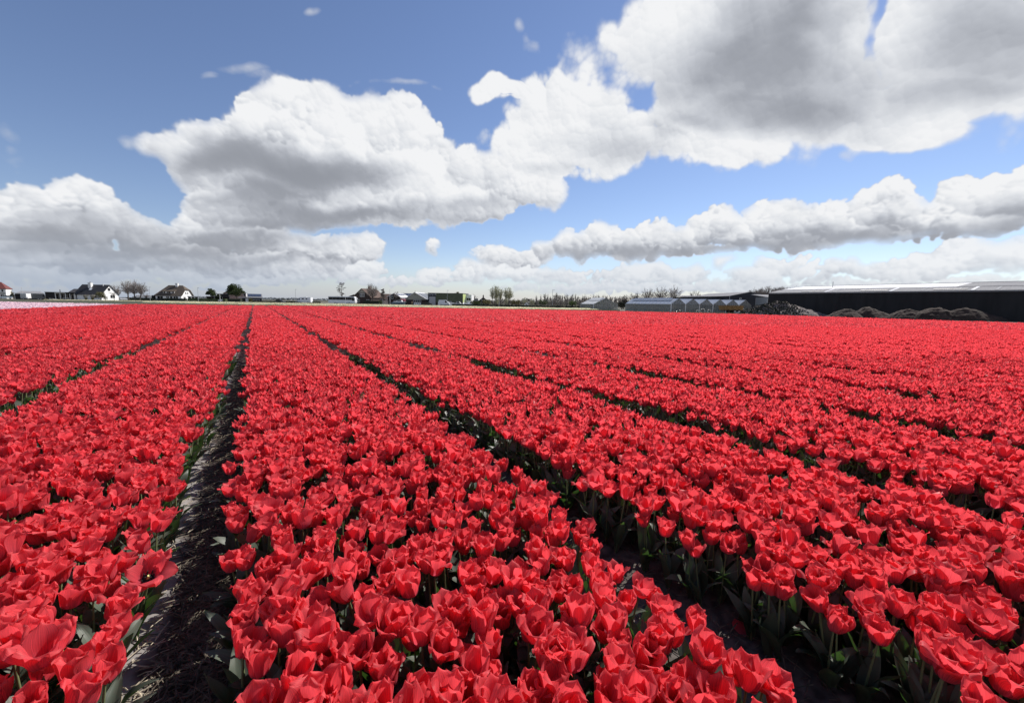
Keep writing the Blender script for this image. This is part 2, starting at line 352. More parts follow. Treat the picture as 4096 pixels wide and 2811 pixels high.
# ------------------------------------------------------------------ materials
def mat(name, col, rough=.7, noise=.15, scale=3.0, spec=.3, metal=0, bump=0, col2=None, stretch=None, transl=None, detail=4):
    m = bpy.data.materials.new(name); m.use_nodes = True; nt = m.node_tree; b = nt.nodes['Principled BSDF']
    b.inputs['Roughness'].default_value = rough; b.inputs['Specular IOR Level'].default_value = spec; b.inputs['Metallic'].default_value = metal
    c = tuple(col) + (1,)
    if noise or col2:
        tc = nt.nodes.new('ShaderNodeTexCoord'); nz = nt.nodes.new('ShaderNodeTexNoise'); nz.inputs['Scale'].default_value = scale; nz.inputs['Detail'].default_value = detail
        src = tc.outputs['Object']
        if stretch:
            mp = nt.nodes.new('ShaderNodeMapping'); mp.inputs['Scale'].default_value = stretch; nt.links.new(src, mp.inputs[0]); src = mp.outputs[0]
        nt.links.new(src, nz.inputs['Vector'])
        rp = nt.nodes.new('ShaderNodeValToRGB'); e = rp.color_ramp.elements
        e[0].position = .35; e[1].position = .65
        e[0].color = tuple(x * (1 - noise) for x in col) + (1,); e[1].color = (tuple(col2) if col2 else tuple(min(1, x * (1 + noise)) for x in col)) + (1,)
        nt.links.new(nz.outputs[0], rp.inputs[0]); nt.links.new(rp.outputs[0], b.inputs['Base Color'])
        if bump:
            bp = nt.nodes.new('ShaderNodeBump'); bp.inputs['Strength'].default_value = bump; nt.links.new(nz.outputs[0], bp.inputs['Height']); nt.links.new(bp.outputs[0], b.inputs['Normal'])
    else: b.inputs['Base Color'].default_value = c
    if transl:
        tr = nt.nodes.new('ShaderNodeBsdfTranslucent'); tr.inputs[0].default_value = tuple(transl[:3]) + (1,)
        mx = nt.nodes.new('ShaderNodeMixShader'); mx.inputs[0].default_value = transl[3]
        nt.links.new(b.outputs[0], mx.inputs[1]); nt.links.new(tr.outputs[0], mx.inputs[2]); nt.links.new(mx.outputs[0], nt.nodes['Material Output'].inputs[0])
    return m
M = dict(
    white=mat('white_paint', (.80, .80, .78), .6, .05, 1.5), offwhite=mat('aged_white_paint', (.62, .61, .57), .7, .08), white_metal=mat('white_enamel', (.82, .83, .84), .3, .02, spec=.5),
    black_wood=mat('black_stained_boards', (.018, .018, .02), .6, .25, 4, stretch=(.3, .3, 6)), dark_tile=mat('dark_grey_roof_tiles', (.055, .055, .06), .65, .25, 2.5, stretch=(1, 1, 7)),
    red_tile=mat('red_roof_tiles', (.15, .045, .04), .7, .25, 4, stretch=(1, 1, 6)), brown_tile=mat('brown_roof_tiles', (.12, .085, .072), .75, .2, 4, stretch=(1, 1, 6)),
    thatch=mat('weathered_thatch', (.115, .095, .078), .95, .35, 2.2, bump=.4, stretch=(4, 4, 1)), brick=mat('red_brown_brick', (.20, .125, .10), .85, .25, 9), dark_brick=mat('dark_brown_brick', (.05, .036, .032), .85, .3, 8),
    pink_brick=mat('pale_brick', (.36, .25, .21), .85, .15, 8), beige=mat('beige_cladding', (.33, .32, .27), .7, .07, 2), glass=mat('dark_window_glass', (.012, .014, .018), .12, 0, spec=.22),
    solar=mat('blue_black_solar_panel', (.05, .06, .09), .16, .1, spec=.7), slate=mat('grey_corrugated_sheet', (.25, .25, .26), .9, .12, 1.5, stretch=(6, 1, 1)), white_sheet=mat('white_corrugated_sheet', (.74, .74, .75), .8, .05, 1, stretch=(8, 8, 1)),
    grey_sheet=mat('mid_grey_corrugated_sheet', (.27, .27, .275), .9, .1, 1.5, stretch=(.3, 6, 1)), clear_sheet=mat('translucent_roof_sheet', (.36, .365, .37), .9, .06), black_wall=mat('matt_black_sheet_cladding', (.022, .0225, .0245), .75, .2, 1.2, spec=.25, stretch=(1, 1, .15)),
    navy=mat('dark_blue_grey_cladding', (.028, .031, .042), .6, .12, 3), green_clad=mat('dark_green_ribbed_cladding', (.085, .10, .06), .6, .12, 2, stretch=(.2, .2, 8)), lime=mat('lime_green_panel', (.52, .62, .25), .6, .06),
    grey_door=mat('light_grey_sectional_door', (.42, .42, .43), .6, .03), silver=mat('galvanised_steel', (.40, .41, .42), .4, .1, metal=.5), tyre=mat('tyre_rubber', (.02, .02, .02), .85, 0), rim=mat('wheel_rim', (.4, .4, .42), .35, 0, metal=.8),
    car_black=mat('black_car_paint', (.012, .012, .014), .2, 0, spec=.6), car_blue=mat('pale_blue_car_paint', (.52, .60, .63), .25, 0, spec=.6), car_silver=mat('silver_car_paint', (.45, .47, .5), .25, 0, spec=.6), car_grey=mat('dark_grey_van_paint', (.09, .09, .095), .35, .05, spec=.5),
    lamp_red=mat('red_lamp_lens', (.4, .02, .02), .3, 0), lamp_white=mat('clear_lamp_lens', (.7, .7, .68), .15, 0), post=mat('grey_lamp_post_steel', (.38, .39, .40), .5, .05), hedge=mat('clipped_hedge_leaves', (.030, .036, .022), .85, .5, 14, bump=.5),
    bark=mat('grey_brown_bark', (.085, .073, .062), .95, .3, 9), twig=mat('brown_grey_twigs', (.27, .235, .21), .95, .2, 2), twig_pale=mat('budding_pale_green_twigs', (.42, .41, .28), .9, .25, 1.5), twig_dark=mat('dark_brown_twigs', (.17, .145, .13), .95, .2, 2),
    evergreen=mat('dark_evergreen_leaves', (.045, .062, .026), .8, .5, .9, transl=(.06, .10, .02, .25)), leaf_olive=mat('olive_leaves', (.14, .13, .055), .8, .35, 1, transl=(.12, .11, .03, .25)), leaf_green=mat('mid_green_leaves', (.075, .10, .045), .8, .35, 1, transl=(.08, .12, .03, .25)), blossom=mat('pink_blossom', (.55, .25, .30), .8, .2, 2, transl=(.5, .2, .25, .3)),
    pampas=mat('pampas_plumes', (.52, .48, .40), .9, .15, 2, transl=(.4, .38, .3, .3)), rust=mat('ochre_brown_trailer_paint', (.26, .155, .06), .75, .3, 3), skin=mat('skin', (.5, .33, .26), .6, 0), cloth_tan=mat('tan_clothing', (.42, .31, .2), .9, .05), cloth_dark=mat('dark_clothing', (.04, .04, .05), .9, .05),
    boat=mat('boat_blue_hull', (.10, .16, .20), .35, .05), tarp=mat('black_plastic_sheet', (.03, .033, .04), .3, .2, 3), hose=mat('pale_grey_hose', (.5, .49, .46), .6, .1), yellow=mat('yellow_plastic', (.7, .68, .25), .5, 0),
)
for _k in ('grey_sheet', 'slate', 'clear_sheet', 'white_sheet', 'dark_tile', 'thatch', 'brown_tile'): M[_k].node_tree.nodes['Principled BSDF'].inputs['Specular IOR Level'].default_value = .06
# greenhouse glass: old, limewashed panes that still let some of what is behind through
def pane_mat(name, col, alpha):
    m = mat(name, col, .12, .12, .8, spec=.6); nt = m.node_tree
    tr = nt.nodes.new('ShaderNodeBsdfTransparent'); tr.inputs[0].default_value = (.93, .95, .95, 1); mx = nt.nodes.new('ShaderNodeMixShader'); mx.inputs[0].default_value = alpha
    nt.links.new(tr.outputs[0], mx.inputs[1]); nt.links.new(nt.nodes['Principled BSDF'].outputs[0], mx.inputs[2]); nt.links.new(mx.outputs[0], nt.nodes['Material Output'].inputs[0])
    return m
M['pane'] = pane_mat('grimy_greenhouse_glass', (.34, .35, .34), .46); M['roof_pane'] = pane_mat('whitewashed_roof_glass', (.52, .55, .59), .82)

# ------------------------------------------------------------------ windows, houses
def window(parent, x, y, z, w, h, side='front', frame='white', n=1, fr=.09):
    """a framed window standing 5 cm proud of the wall point x,y (its lower middle); side: the way it looks"""
    f = MB(); p = MB(); d = .06
    def bar(a, b, c, e): 
        if side == 'front': f.box(x + a, x + b, y - d, y, z + c, z + e)
        else: f.box(x, x + d, y + a, y + b, z + c, z + e)
    bar(-w / 2, w / 2, 0, fr); bar(-w / 2, w / 2, h - fr, h); bar(-w / 2, -w / 2 + fr, fr, h - fr); bar(w / 2 - fr, w / 2, fr, h - fr)
    for i in range(1, n): bar(-w / 2 + w * i / n - fr / 2, -w / 2 + w * i / n + fr / 2, fr, h - fr)
    if side == 'front': p.box(x - w / 2 + fr, x + w / 2 - fr, y - .02, y + .0, z + fr, z + h - fr)
    else: p.box(x - .0, x + .02, y - w / 2 + fr, y + w / 2 - fr, z + fr, z + h - fr)
    fo = f.build('window', M[frame], parent); p.build('pane', M['glass'], fo); return fo
def door(parent, x, y, z, w, h, side='front', m='black_wood'):
    b = MB()
    if side == 'front': b.box(x - w / 2, x + w / 2, y - .07, y, z, z + h)
    else: b.box(x, x + .07, y - w / 2, y + w / 2, z, z + h)
    o = b.build('door', M[m], parent)
    k = MB().box(x + w * .32, x + w * .32 + .12, y - .13, y - .07, z + 1, z + 1.05) if side == 'front' else MB().box(x + .07, x + .13, y + w * .32, y + w * .32 + .12, z + 1, z + 1.05)
    k.build('handle', M['silver'], o); return o
def gable_walls(x0, x1, y0, y1, eave, ridge, axis='x'):
    """walls with gables: axis = the way the ridge runs"""
    if axis == 'x': return MB().prism([(y0, 0), (y1, 0), (y1, eave), ((y0 + y1) / 2, ridge), (y0, eave)], x0, x1, 'x')
    return MB().prism([(x0, 0), (x1, 0), (x1, eave), ((x0 + x1) / 2, ridge), (x0, eave)], y0, y1, 'y')
def gable_roof(x0, x1, y0, y1, eave, ridge, axis='x', over=.35, t=.16, hip0=0, hip1=0):
    m = MB(); up = .14
    if axis == 'x':
        c = (y0 + y1) / 2; k = (ridge - eave) / (c - y0); a = x0 - over; b = x1 + over; e = eave - k * over + up; z = ridge + up
        m.slab((a, y0 - over, e), (b, y0 - over, e), (b - hip1, c, z), (a + hip0, c, z), t)
        m.slab((b, y1 + over, e), (a, y1 + over, e), (a + hip0, c + .004, z), (b - hip1, c + .004, z), t)
        if hip0: m.face((a, y1 + over, e), (a, y0 - over, e), (a + hip0, c, z))
        if hip1: m.face((b, y0 - over, e), (b, y1 + over, e), (b - hip1, c, z))
    else:
        c = (x0 + x1) / 2; k = (ridge - eave) / (c - x0); a = y0 - over; b = y1 + over; e = eave - k * over + up; z = ridge + up
        m.slab((x0 - over, b, e), (x0 - over, a, e), (c, a, z), (c, b, z), t)
        m.slab((x1 + over, a, e), (x1 + over, b, e), (c + .004, b, z), (c + .004, a, z), t)
    return m
def chimney(parent, x, y, z0, z1, s=.8, m='brick', pots=1):
    o = MB().box(x - s / 2, x + s / 2, y - s / 2, y + s / 2, z0, z1).box(x - s / 2 - .08, x + s / 2 + .08, y - s / 2 - .08, y + s / 2 + .08, z1 + .002, z1 + .12).build('chimney', M[m], parent)
    for i in range(pots): MB().tube((x + (i - (pots - 1) / 2) * .4, y, z1 + .1), (x + (i - (pots - 1) / 2) * .4, y, z1 + .55), .13, n=8).build('chimney_pot', M['dark_brick'], o)
    return o

# ------------------------------------------------------------------ trees and shrubs
def bare_tree(label, loc, h, wide, seed, crown='twig', stems=1, n=80, thin=.05, group=None, name='bare_tree', fork=.3, r=.22, lean=0):
    """trunk(s) with limbs reaching to points spread through a rounded crown, each limb ending in a spray of twigs"""
    rnd = random.Random(seed); t = thing(name, label, 'tree', loc, rnd.uniform(0, 6), group)
    tr = MB(); cr = MB(); rx = h * wide * .62; rz = h * (1 - fork) * .54; cz = h - rz * .93; tops = []
    for s in range(stems):
        a = 6.28 * s / stems + rnd.uniform(-.4, .4); off = 0 if stems == 1 else .45
        p = Vector((cos(a) * off, sin(a) * off, -.1)); q = Vector((cos(a) * (rx * .45 if stems > 1 else lean * h * .3), sin(a) * (rx * .45 if stems > 1 else 0), h * fork))
        mid = p.lerp(q, .5) + Vector((rnd.uniform(-.12, .12), rnd.uniform(-.12, .12), 0)); tr.tube(p, mid, r * 1.15, r * .92, 7, False).tube(mid, q, r * .92, r * .75, 7, False)
        e = q + Vector((q.x * .3 + rnd.uniform(-.3, .3), q.y * .3 + rnd.uniform(-.3, .3), (h - q.z) * .62)); tr.tube(q, e, r * .7, r * .22, 5, False); tops.append((q, e))
    for i in range(n):
        v = Vector((rnd.gauss(0, 1), rnd.gauss(0, 1), rnd.gauss(0, 1))).normalized() * (rnd.random() ** .42)
        g = Vector((v.x * rx, v.y * rx, cz + v.z * rz * (1 if v.z > 0 else .8))) + Vector((lean * h * .25, 0, 0)); q, e = min(tops, key=lambda x: (x[1].xy - g.xy).length) if stems > 1 else tops[0]
        f = rnd.uniform(0, .9) * max(0, min(1, (g.z - q.z) / max(.1, e.z - q.z) - .1)); b = q.lerp(e, f); m = b.lerp(g, .5) + Vector((rnd.gauss(0, .05) * rx, rnd.gauss(0, .05) * rx, -.06 * (g - b).length))
        w = max(thin, r * .26 * (1 - f * .6)); cr.tube(b, m, w, w * .7, 3, False).tube(m, g, w * .7, thin * .7, 3, False); d = (g - m).normalized()
        for k in range(5):
            p = m.lerp(g, rnd.uniform(.15, 1)); dd = (d + Vector((rnd.gauss(0, .55), rnd.gauss(0, .55), rnd.gauss(.22, .45)))).normalized(); l = h * rnd.uniform(.05, .12); p2 = p + dd * l
            cr.tube(p, p2, thin * .6, thin * .35, 3, False)
            for _ in range(2): cr.tube(p.lerp(p2, rnd.uniform(.3, .8)), p2 + Vector((rnd.gauss(0, .4), rnd.gauss(0, .4), rnd.gauss(.1, .35))) * l, thin * .4, thin * .25, 3, False)
    tr.build('trunk', M['bark'], t); cr.build('crown', M[crown], t)
    return t
def leafy(m, rnd, centre, rad, n, size, flat=1.0, shell=.35):
    cx, cy, cz = centre
    for i in range(n):
        v = Vector((rnd.gauss(0, 1), rnd.gauss(0, 1), rnd.gauss(0, 1))).normalized() * (rnd.random() ** shell)
        p = Vector((cx + v.x * rad[0], cy + v.y * rad[1], cz + v.z * rad[2]))
        a = Vector((rnd.gauss(0, 1), rnd.gauss(0, 1), rnd.gauss(0, 1))).normalized(); b = a.orthogonal().normalized(); s = size * rnd.uniform(.6, 1.3)
        c = a.cross(b)
        m.face(p - b * s - c * s * .5, p + b * s - c * s * .4, p + b * s * .4 + c * s * .7, p - b * s * .7 + c * s * .6)
def leafy_tree(label, loc, h, rad, seed, leaf='evergreen', n=1400, size=.22, clumps=14, trunk_h=None, name='leafy_tree', group=None, cat='tree', stems=1):
    rnd = random.Random(seed); t = thing(name, label, cat, loc, rnd.uniform(0, 6), group)
    tr = MB(); cr = MB(); th = trunk_h if trunk_h is not None else h - rad[2] * 1.6
    cz = h - rad[2]
    for s in range(stems):
        ox = 0 if stems == 1 else rnd.uniform(-.5, .5) * rad[0]
        tr.tube((ox, 0, -.1), (ox * .8, 0, th + .3), .05 * h * .5, .04 * h * .4, 7, False)
        for k in range(5):
            a = 6.28 * k / 5 + rnd.random(); tr.tube((ox * .8, 0, th), (cos(a) * rad[0] * .6, sin(a) * rad[1] * .6, cz + rnd.uniform(-.2, .4) * rad[2]), .022 * h * .5, .01 * h * .4, 4, False)
    for k in range(clumps):
        v = Vector((rnd.gauss(0, 1), rnd.gauss(0, 1), rnd.gauss(0, .9))).normalized() * rnd.uniform(.45, .8)
        if v.z < -.55: v.z *= .6
        f = rnd.uniform(.28, .46)
        leafy(cr, rnd, (v.x * rad[0], v.y * rad[1], cz + v.z * rad[2]), (rad[0] * f, rad[1] * f, rad[2] * f * .8), n // clumps, size)
    tr.build('trunk', M['bark'], t); cr.build('crown', M[leaf], t); return t
def shrub(label, loc, rad, h, seed, leaf='leaf_green', n=500, size=.13, name='shrub', group=None):
    rnd = random.Random(seed); t = thing(name, label, 'shrub', loc, 0, group); m = MB(); s = MB()
    for k in range(7):
        a = rnd.uniform(0, 6.28); q = (cos(a) * rad[0] * .6, sin(a) * rad[1] * .6, h * rnd.uniform(.6, .9)); s.tube((0, 0, -.05), q, .05, .015, 4, False)
        leafy(m, rnd, (q[0], q[1], q[2] * .72), (rad[0] * .5, rad[1] * .5, h * .36), n // 7, size)
    s.build('stem', M['bark'], t); m.build('foliage', M[leaf], t); return t
def hedge(label, a, b, w, h, seed, leaf='hedge', name='hedge'):
    """a clipped hedge between two ground points: a dark inner block clothed in small leaves"""
    a, b = Vector(a), Vector(b); L = (b - a).length; rnd = random.Random(seed)
    t = thing(name, label, 'hedge', a, math.atan2(b.y - a.y, b.x - a.x)); c = MB()
    n = max(3, int(L / .8)); top = [h * rnd.uniform(.88, 1.0) for _ in range(n + 1)]
    for i in range(n): 
        x0, x1 = L * i / n, L * (i + 1) / n
        c.v += [(x0, -w / 2, 0), (x1, -w / 2, 0), (x1, w / 2, 0), (x0, w / 2, 0), (x0, -w / 2.4, top[i]), (x1, -w / 2.4, top[i + 1]), (x1, w / 2.4, top[i + 1]), (x0, w / 2.4, top[i])]
        k = len(c.v) - 8; c.f += [tuple(k + j for j in q) for q in ((4, 5, 6, 7), (0, 1, 5, 4), (2, 3, 7, 6))]
    c.face((0, -w / 2, 0), (0, -w / 2.4, top[0]), (0, w / 2.4, top[0]), (0, w / 2, 0)); c.face((L, -w / 2, 0), (L, w / 2, 0), (L, w / 2.4, top[-1]), (L, -w / 2.4, top[-1]))
    c.build('clipped_core', M[leaf], t); m = MB()
    for i in range(int(L * 14)):
        x = rnd.uniform(0, L); s = rnd.choice((0, 1, 1)); p = Vector((x, -w / 2.1, rnd.uniform(.1, h))) if s == 0 else Vector((x, rnd.uniform(-w / 2, w / 2), h * rnd.uniform(.9, 1.06)))
        d = Vector((rnd.gauss(0, 1), rnd.gauss(0, 1), rnd.gauss(0, 1))).normalized() * .1; e = d.orthogonal().normalized() * .08
        m.face(p - d, p + e, p + d, p - e)
    m.build('foliage', M['leaf_green'] if leaf == 'leaf_green' else M['hedge'], t); return t

# ------------------------------------------------------------------ vehicles (local x: along, nose at +x; y across; ground z 0)
def wheel(parent, x, y, r, w=.2):
    o = MB().tube((x, y - w / 2, r), (x, y + w / 2, r), r, n=14).build('wheel', M['tyre'], parent)
    MB().tube((x, y - w / 2 - .012, r), (x, y + w / 2 + .012, r), r * .58, n=10).build('rim', M['rim'], o); return o
def car(label, loc, rz, paint, name='parked_car', group=None, L=4.4, Wd=1.75, Ht=1.5, estate=False):
    t = thing(name, label, 'car', loc, rz, group); h = L / 2
    lower = [(-h, .35), (-h + .05, .9), (-h + .6, .98), (h - 1.1, .95), (h - .15, .75), (h, .35)]
    roof = [(-h + .12, .9), (-h + .35, Ht - .08), (-h + .9, Ht), (.2, Ht), (.95, .98)] if estate else [(-h + .45, .95), (-h + 1.2, Ht - .03), (-.5, Ht), (.2, Ht - .02), (1.05, .96)]
    b = MB().prism(lower, -Wd / 2, Wd / 2, 'y').prism(roof, -Wd / 2 + .14, Wd / 2 - .14, 'y').build('body', M[paint], t)
    glassy = [(x * .93 - .02, .99 + (z - .9) * .82) for x, z in roof if z > .5]
    MB().prism(glassy, -Wd / 2 + .12, Wd / 2 - .12, 'y').build('side_glass', M['glass'], t)
    ws = roof[-2], roof[-1]
    MB().face((ws[0][0] + .03, -Wd / 2 + .2, ws[0][1] - .03), (ws[1][0] + .02, -Wd / 2 + .2, ws[1][1] + .04), (ws[1][0] + .02, Wd / 2 - .2, ws[1][1] + .04), (ws[0][0] + .03, Wd / 2 - .2, ws[0][1] - .03)).build('windscreen', M['glass'], t)
    for y in (-Wd / 2 + .12, Wd / 2 - .12):
        for x in (-L * .3, L * .31): wheel(t, x, y, .32)
        s = 1 if y > 0 else -1
        MB().box(h - .1, h - .01, y - .02 - .2 * (s > 0), y + .02 + .2 * (s < 0), .6, .72).build('headlight', M['lamp_white'], t); MB().box(-h - .01, -h + .06, y - .2 * (s > 0), y + .2 * (s < 0), .68, .84).build('tail_light', M['lamp_red'], t)
    return t
def van(label, loc, rz, paint, name='van', L=5.2, Wd=2.0, Ht=2.3, group=None):
    t = thing(name, label, 'van', loc, rz, group); h = L / 2
    MB().prism([(-h, .35), (-h, Ht - .1), (-h + .15, Ht), (h - 1.7, Ht), (h - 1.0, Ht - .75), (h - .1, 1.05), (h, .35)], -Wd / 2, Wd / 2, 'y').build('body', M[paint], t)
    MB().prism([(h - 1.95, 1.2), (h - 1.85, Ht - .25), (h - 1.62, Ht - .25), (h - 1.05, 1.2)], -Wd / 2 - .012, Wd / 2 + .012, 'y').build('side_glass', M['glass'], t)
    MB().face((h - 1.6, -Wd / 2 + .15, Ht - .08), (h - .98, -Wd / 2 + .15, Ht - .8), (h - .98, Wd / 2 - .15, Ht - .8), (h - 1.6, Wd / 2 - .15, Ht - .08)).build('windscreen', M['glass'], t)
    for y in (-Wd / 2 + .1, Wd / 2 - .1):
        for x in (-L * .3, L * .31): wheel(t, x, y, .34)
        MB().box(h - .06, h + .012, y - .14, y + .14, .72, .92).build('headlight', M['lamp_white'], t)
    return t
def lamp_post(label, loc, h, m='post', lantern=True, r=.06, group='lamp posts along the road behind the field'):
    t = thing('lamp_post', label, 'lamp post', loc, -YAW, group)
    MB().tube((0, 0, 0), (0, 0, h * .3), r * 1.5, r * 1.2, 8).tube((0, 0, h * .3), (0, 0, h), r * 1.1, r * .7, 8).build('pole', M[m], t)
    if lantern: MB().prism([(-.1, h), (.75, h + .06), (.75, h + .14), (-.1, h + .12)], -.09, .09, 'y').build('lantern', M['silver'], t)
    return t
def person(label, loc, rz, top, legs):
    t = thing('person', label, 'person', loc, rz)
    me = bpy.data.meshes.new('body'); V = [(0, 0, .95), (0, 0, 1.2), (0, 0, 1.43), (0, .01, 1.53), (0, .02, 1.66), (-.19, 0, 1.4), (-.24, .03, 1.13), (-.23, .12, .9), (.19, 0, 1.4), (.25, .02, 1.13), (.22, .14, .92), (-.09, 0, .9), (-.1, .14, .5), (-.1, .02, .06), (-.1, .14, .03), (.09, 0, .9), (.11, -.1, .5), (.1, -.28, .08), (.1, -.16, .03)]
    E = [(0, 1), (1, 2), (2, 3), (3, 4), (2, 5), (5, 6), (6, 7), (2, 8), (8, 9), (9, 10), (0, 11), (11, 12), (12, 13), (13, 14), (0, 15), (15, 16), (16, 17), (17, 18)]
    rad = [.15, .14, .15, .06, .1, .07, .05, .035, .07, .05, .035, .095, .065, .045, .04, .095, .065, .045, .04]
    me.from_pydata(V, E, []); o = put('body', me, t); sk = o.modifiers.new('skin', 'SKIN'); o.modifiers.new('smooth', 'SUBSURF').levels = 1
    for i, r in enumerate(rad): me.skin_vertices[0].data[i].radius = (r, r * .85); 
    me.skin_vertices[0].data[0].use_root = True; me.materials.append(M[legs])
    MB().prism([(-.21, .88), (.21, .88), (.19, 1.2), (.23, 1.44), (-.23, 1.44), (-.19, 1.2)], -.15, .15, 'y').build('jacket', M[top], t)
    MB().tube((0, -.01, 1.68), (0, -.02, 1.79), .115, .06, 9).build('hair', M['dark_brick'], t); return t

# ------------------------------------------------------------------ ground
def sheet(name, pts, z, m, kind='structure', label=None):
    o = MB().face(*[(p[0], p[1], z) for p in pts]).build(name, m); tag(o, label, None, None, kind); return o
m_ground = mat('meadow_and_ploughed_soil', (.075, .078, .045), .95, .4, .08, col2=(.13, .115, .085), detail=8)
gr = MB(); n = 48; ring = [0, 40, 140, 400, 1500, 9000]
for i in range(1, len(ring)):
    for k in range(n):
        a, b = 2 * pi * k / n, 2 * pi * (k + 1) / n; p = lambda r, t: (r * sin(t), r * cos(t), 0)
        gr.face(p(ring[i], a), p(ring[i], b), p(ring[i - 1], b), p(ring[i - 1], a)) if ring[i - 1] else gr.face(p(ring[i], a), p(ring[i], b), (0, 0, 0))
gr.v = [(x, y, -.03) for x, y, z in gr.v]
tag(gr.build('ground', m_ground), kind='structure', label='flat farmland stretching to the horizon')
RED = [(-15.6, -6), (-15.6, 82), (0, 78.5), (11, 78.5), (28.5, 65), (49.4, 50), (59, 31), (58.3, 16), (57.4, 5.5), (57, -12)]
PINK = [(-15.9, -6), (-15.9, 78), (-34, 97), (-62, 127), (-90, 127), (-90, -6)]
m_soil = mat('dry_sandy_bulb_soil', (.17, .155, .145), .95, .28, 26, col2=(.24, .22, .205), bump=.6, detail=9)
m_bed = mat('dark_bed_soil', (.05, .045, .042), .95, .3, 20, col2=(.075, .068, .062), detail=6); sheet('field_soil', RED[::-1], -.012, m_bed); sheet('pink_field_soil', PINK[::-1] if False else PINK, -.016, m_bed)
m_verge = mat('rough_green_verge', (.055, .07, .038), .95, .4, .6, col2=(.08, .085, .05), detail=8)
sheet('grass_verge', [G(-170, 66), G(10, 70), G(27, 74), G(32, 100), G(28, 132), G(-170, 132)], -.024, m_verge)
m_dirt = mat('bare_brown_yard', (.13, .115, .095), .95, .35, .7, detail=8)
sheet('yard', [G(27, 66), (59.5, 30), (58, -12), (105, -30), (105, 60), G(48, 125), G(26, 125)], -.020, m_dirt)
m_road = mat('worn_asphalt', (.06, .06, .062), .9, .15, 2)
sheet('road', [G(-190, 160), G(30, 160), G(30, 168), G(-190, 168)], -.018, m_road)
m_pave = mat('grey_yard_paving', (.16, .155, .15), .9, .15, 1)
sheet('pavement', [G(-190, 168.1), G(12, 168.1), G(12, 215), G(-190, 215)], -.019, m_pave)
rnd = random.Random(3)
def treeline(name, label, u0, u1, w, h0, h1, col, n, size, seed):
    r = random.Random(seed); m = MB(); hs = [r.uniform(h0, h1) for _ in range(60)]
    for i in range(n):
        u = r.uniform(u0, u1); t = (u - u0) / (u1 - u0) * 58.9; k = int(t); h = hs[k] * (1 - t + k) + hs[k + 1] * (t - k); h *= r.uniform(.7, 1.05)
        p = G(u, w + r.uniform(-20, 20), r.random() ** .7 * h); s = size * r.uniform(.5, 1.2)
        a = Vector((r.gauss(0, 1), r.gauss(0, 1), r.gauss(0, 1))).normalized(); b = a.orthogonal().normalized(); m.face(p - a * s, p + b * s * .8, p + a * s, p - b * s * .7)
    tag(m.build(name, mat(name + '_leaves', col, .95, .3, .02)), label, None, None, 'stuff')
treeline('distant_woods', 'low grey-blue line of woods along the horizon', -1400, 1500, 1500, 4, 11, (.13, .145, .155), 9000, 3.0, 1)  # distance haze is put into the grey-blue leaf colour

# ------------------------------------------------------------------ left group: red-roofed house, sheds, white-gabled house
AX = -YAW
def FA(col): return AX - math.atan((col - 2051) / 1611.5)          # the turn that makes a thing look straight down the field at the photographer's spot
def rot2(x, y, a): return Vector((x * cos(a) - y * sin(a), x * sin(a) + y * cos(a), 0))
rz = FA(20) - R(16)
t = thing('house', 'white house under a red hipped tile roof at the edge of view', 'house', at(25, 172) - rot2(8, 0, rz), rz)
MB().box(0, 8, 0, 6, 0, 4.3).build('wall', M['white'], t)
gable_roof(0, 8, 0, 6, 4.3, 6.9, 'x', .35, .18, 2.2, 2.2).build('roof', M['red_tile'], t)
for x in (6.1, 7.1): window(t, x, 0, 2.8, .75, 1.1)
MB().box(3.5, 7.7, -.06, 0, 1.95, 2.5).build('stone_band', M['beige'], t); window(t, 6.9, 0, .4, 1.0, 1.4, n=2); door(t, 5.6, 0, 0, .9, 2.1)
car('pale blue estate car parked before the red-roofed white house', at(21, 164), FA(21) + pi, 'car_blue', L=3.9, estate=True, Ht=1.35)
shrub('dark bare bush beside the red-roofed white house', at(40, 176), (1.1, 1.1), 3.6, 11, 'leaf_olive', 350, .2)
shrub('low dark bush between the pale blue estate car and the box trailer', at(56, 168), (1.1, 1.0), 2.3, 12, 'hedge', 400, .16)
t = thing('bin', 'pale waste bin standing beside the low bush', 'bin', at(62, 160), FA(60)); MB().prism([(-.26, 0), (.26, 0), (.32, 1.0), (-.32, 1.0)], -.3, .3, 'y').build('body', M['offwhite'], t); MB().prism([(-.36, 1.0), (.36, 1.0), (.3, 1.1), (-.3, 1.1)], -.34, .34, 'y').build('lid', M['offwhite'], t)
t = thing('shed', 'long low shed with a white-edged grey roof behind the trailers', 'shed', at(60, 152), FA(120))
MB().box(0, 7.2, 0, 4, 0, 2.2).build('wall', M['black_wood'], t)
MB().slab((-.3, -.4, 2.3), (7.5, -.4, 2.3), (6.4, 4.4, 3.05), (1.4, 4.4, 3.05), .12).build('roof', M['slate'], t)
MB().box(-.35, 7.55, -.5, -.41, 2.12, 2.4).build('fascia', M['white'], t); MB().box(1.3, 6.5, 4.41, 4.5, 2.92, 3.18).build('fascia', M['white'], t)
lamp_post('thin pale pole standing behind the box trailer', at(90, 147), 4.6, 'offwhite', False, .05)
t = thing('box_trailer', 'closed white box trailer, its shaded side toned grey, beside the dark horse trailer', 'trailer', at(103, 142), FA(103) - R(42))
MB().box(-.85, .85, -.85, .85, .45, 2.05).build('body', M['white_metal'], t); MB().box(-.75, .75, -.87, -.85, .5, 2.0).build('shade_grey_side', M['silver'], t); MB().box(-.8, .8, -.8, .8, 2.052, 2.12).build('roof', M['white'], t)  # grey plate puts the shade of the unlit side into its colour
MB().box(.85, 1.7, -.05, .05, .45, .55).build('drawbar', M['silver'], t)
for y in (-.88, .88): wheel(t, 0, y, .3)
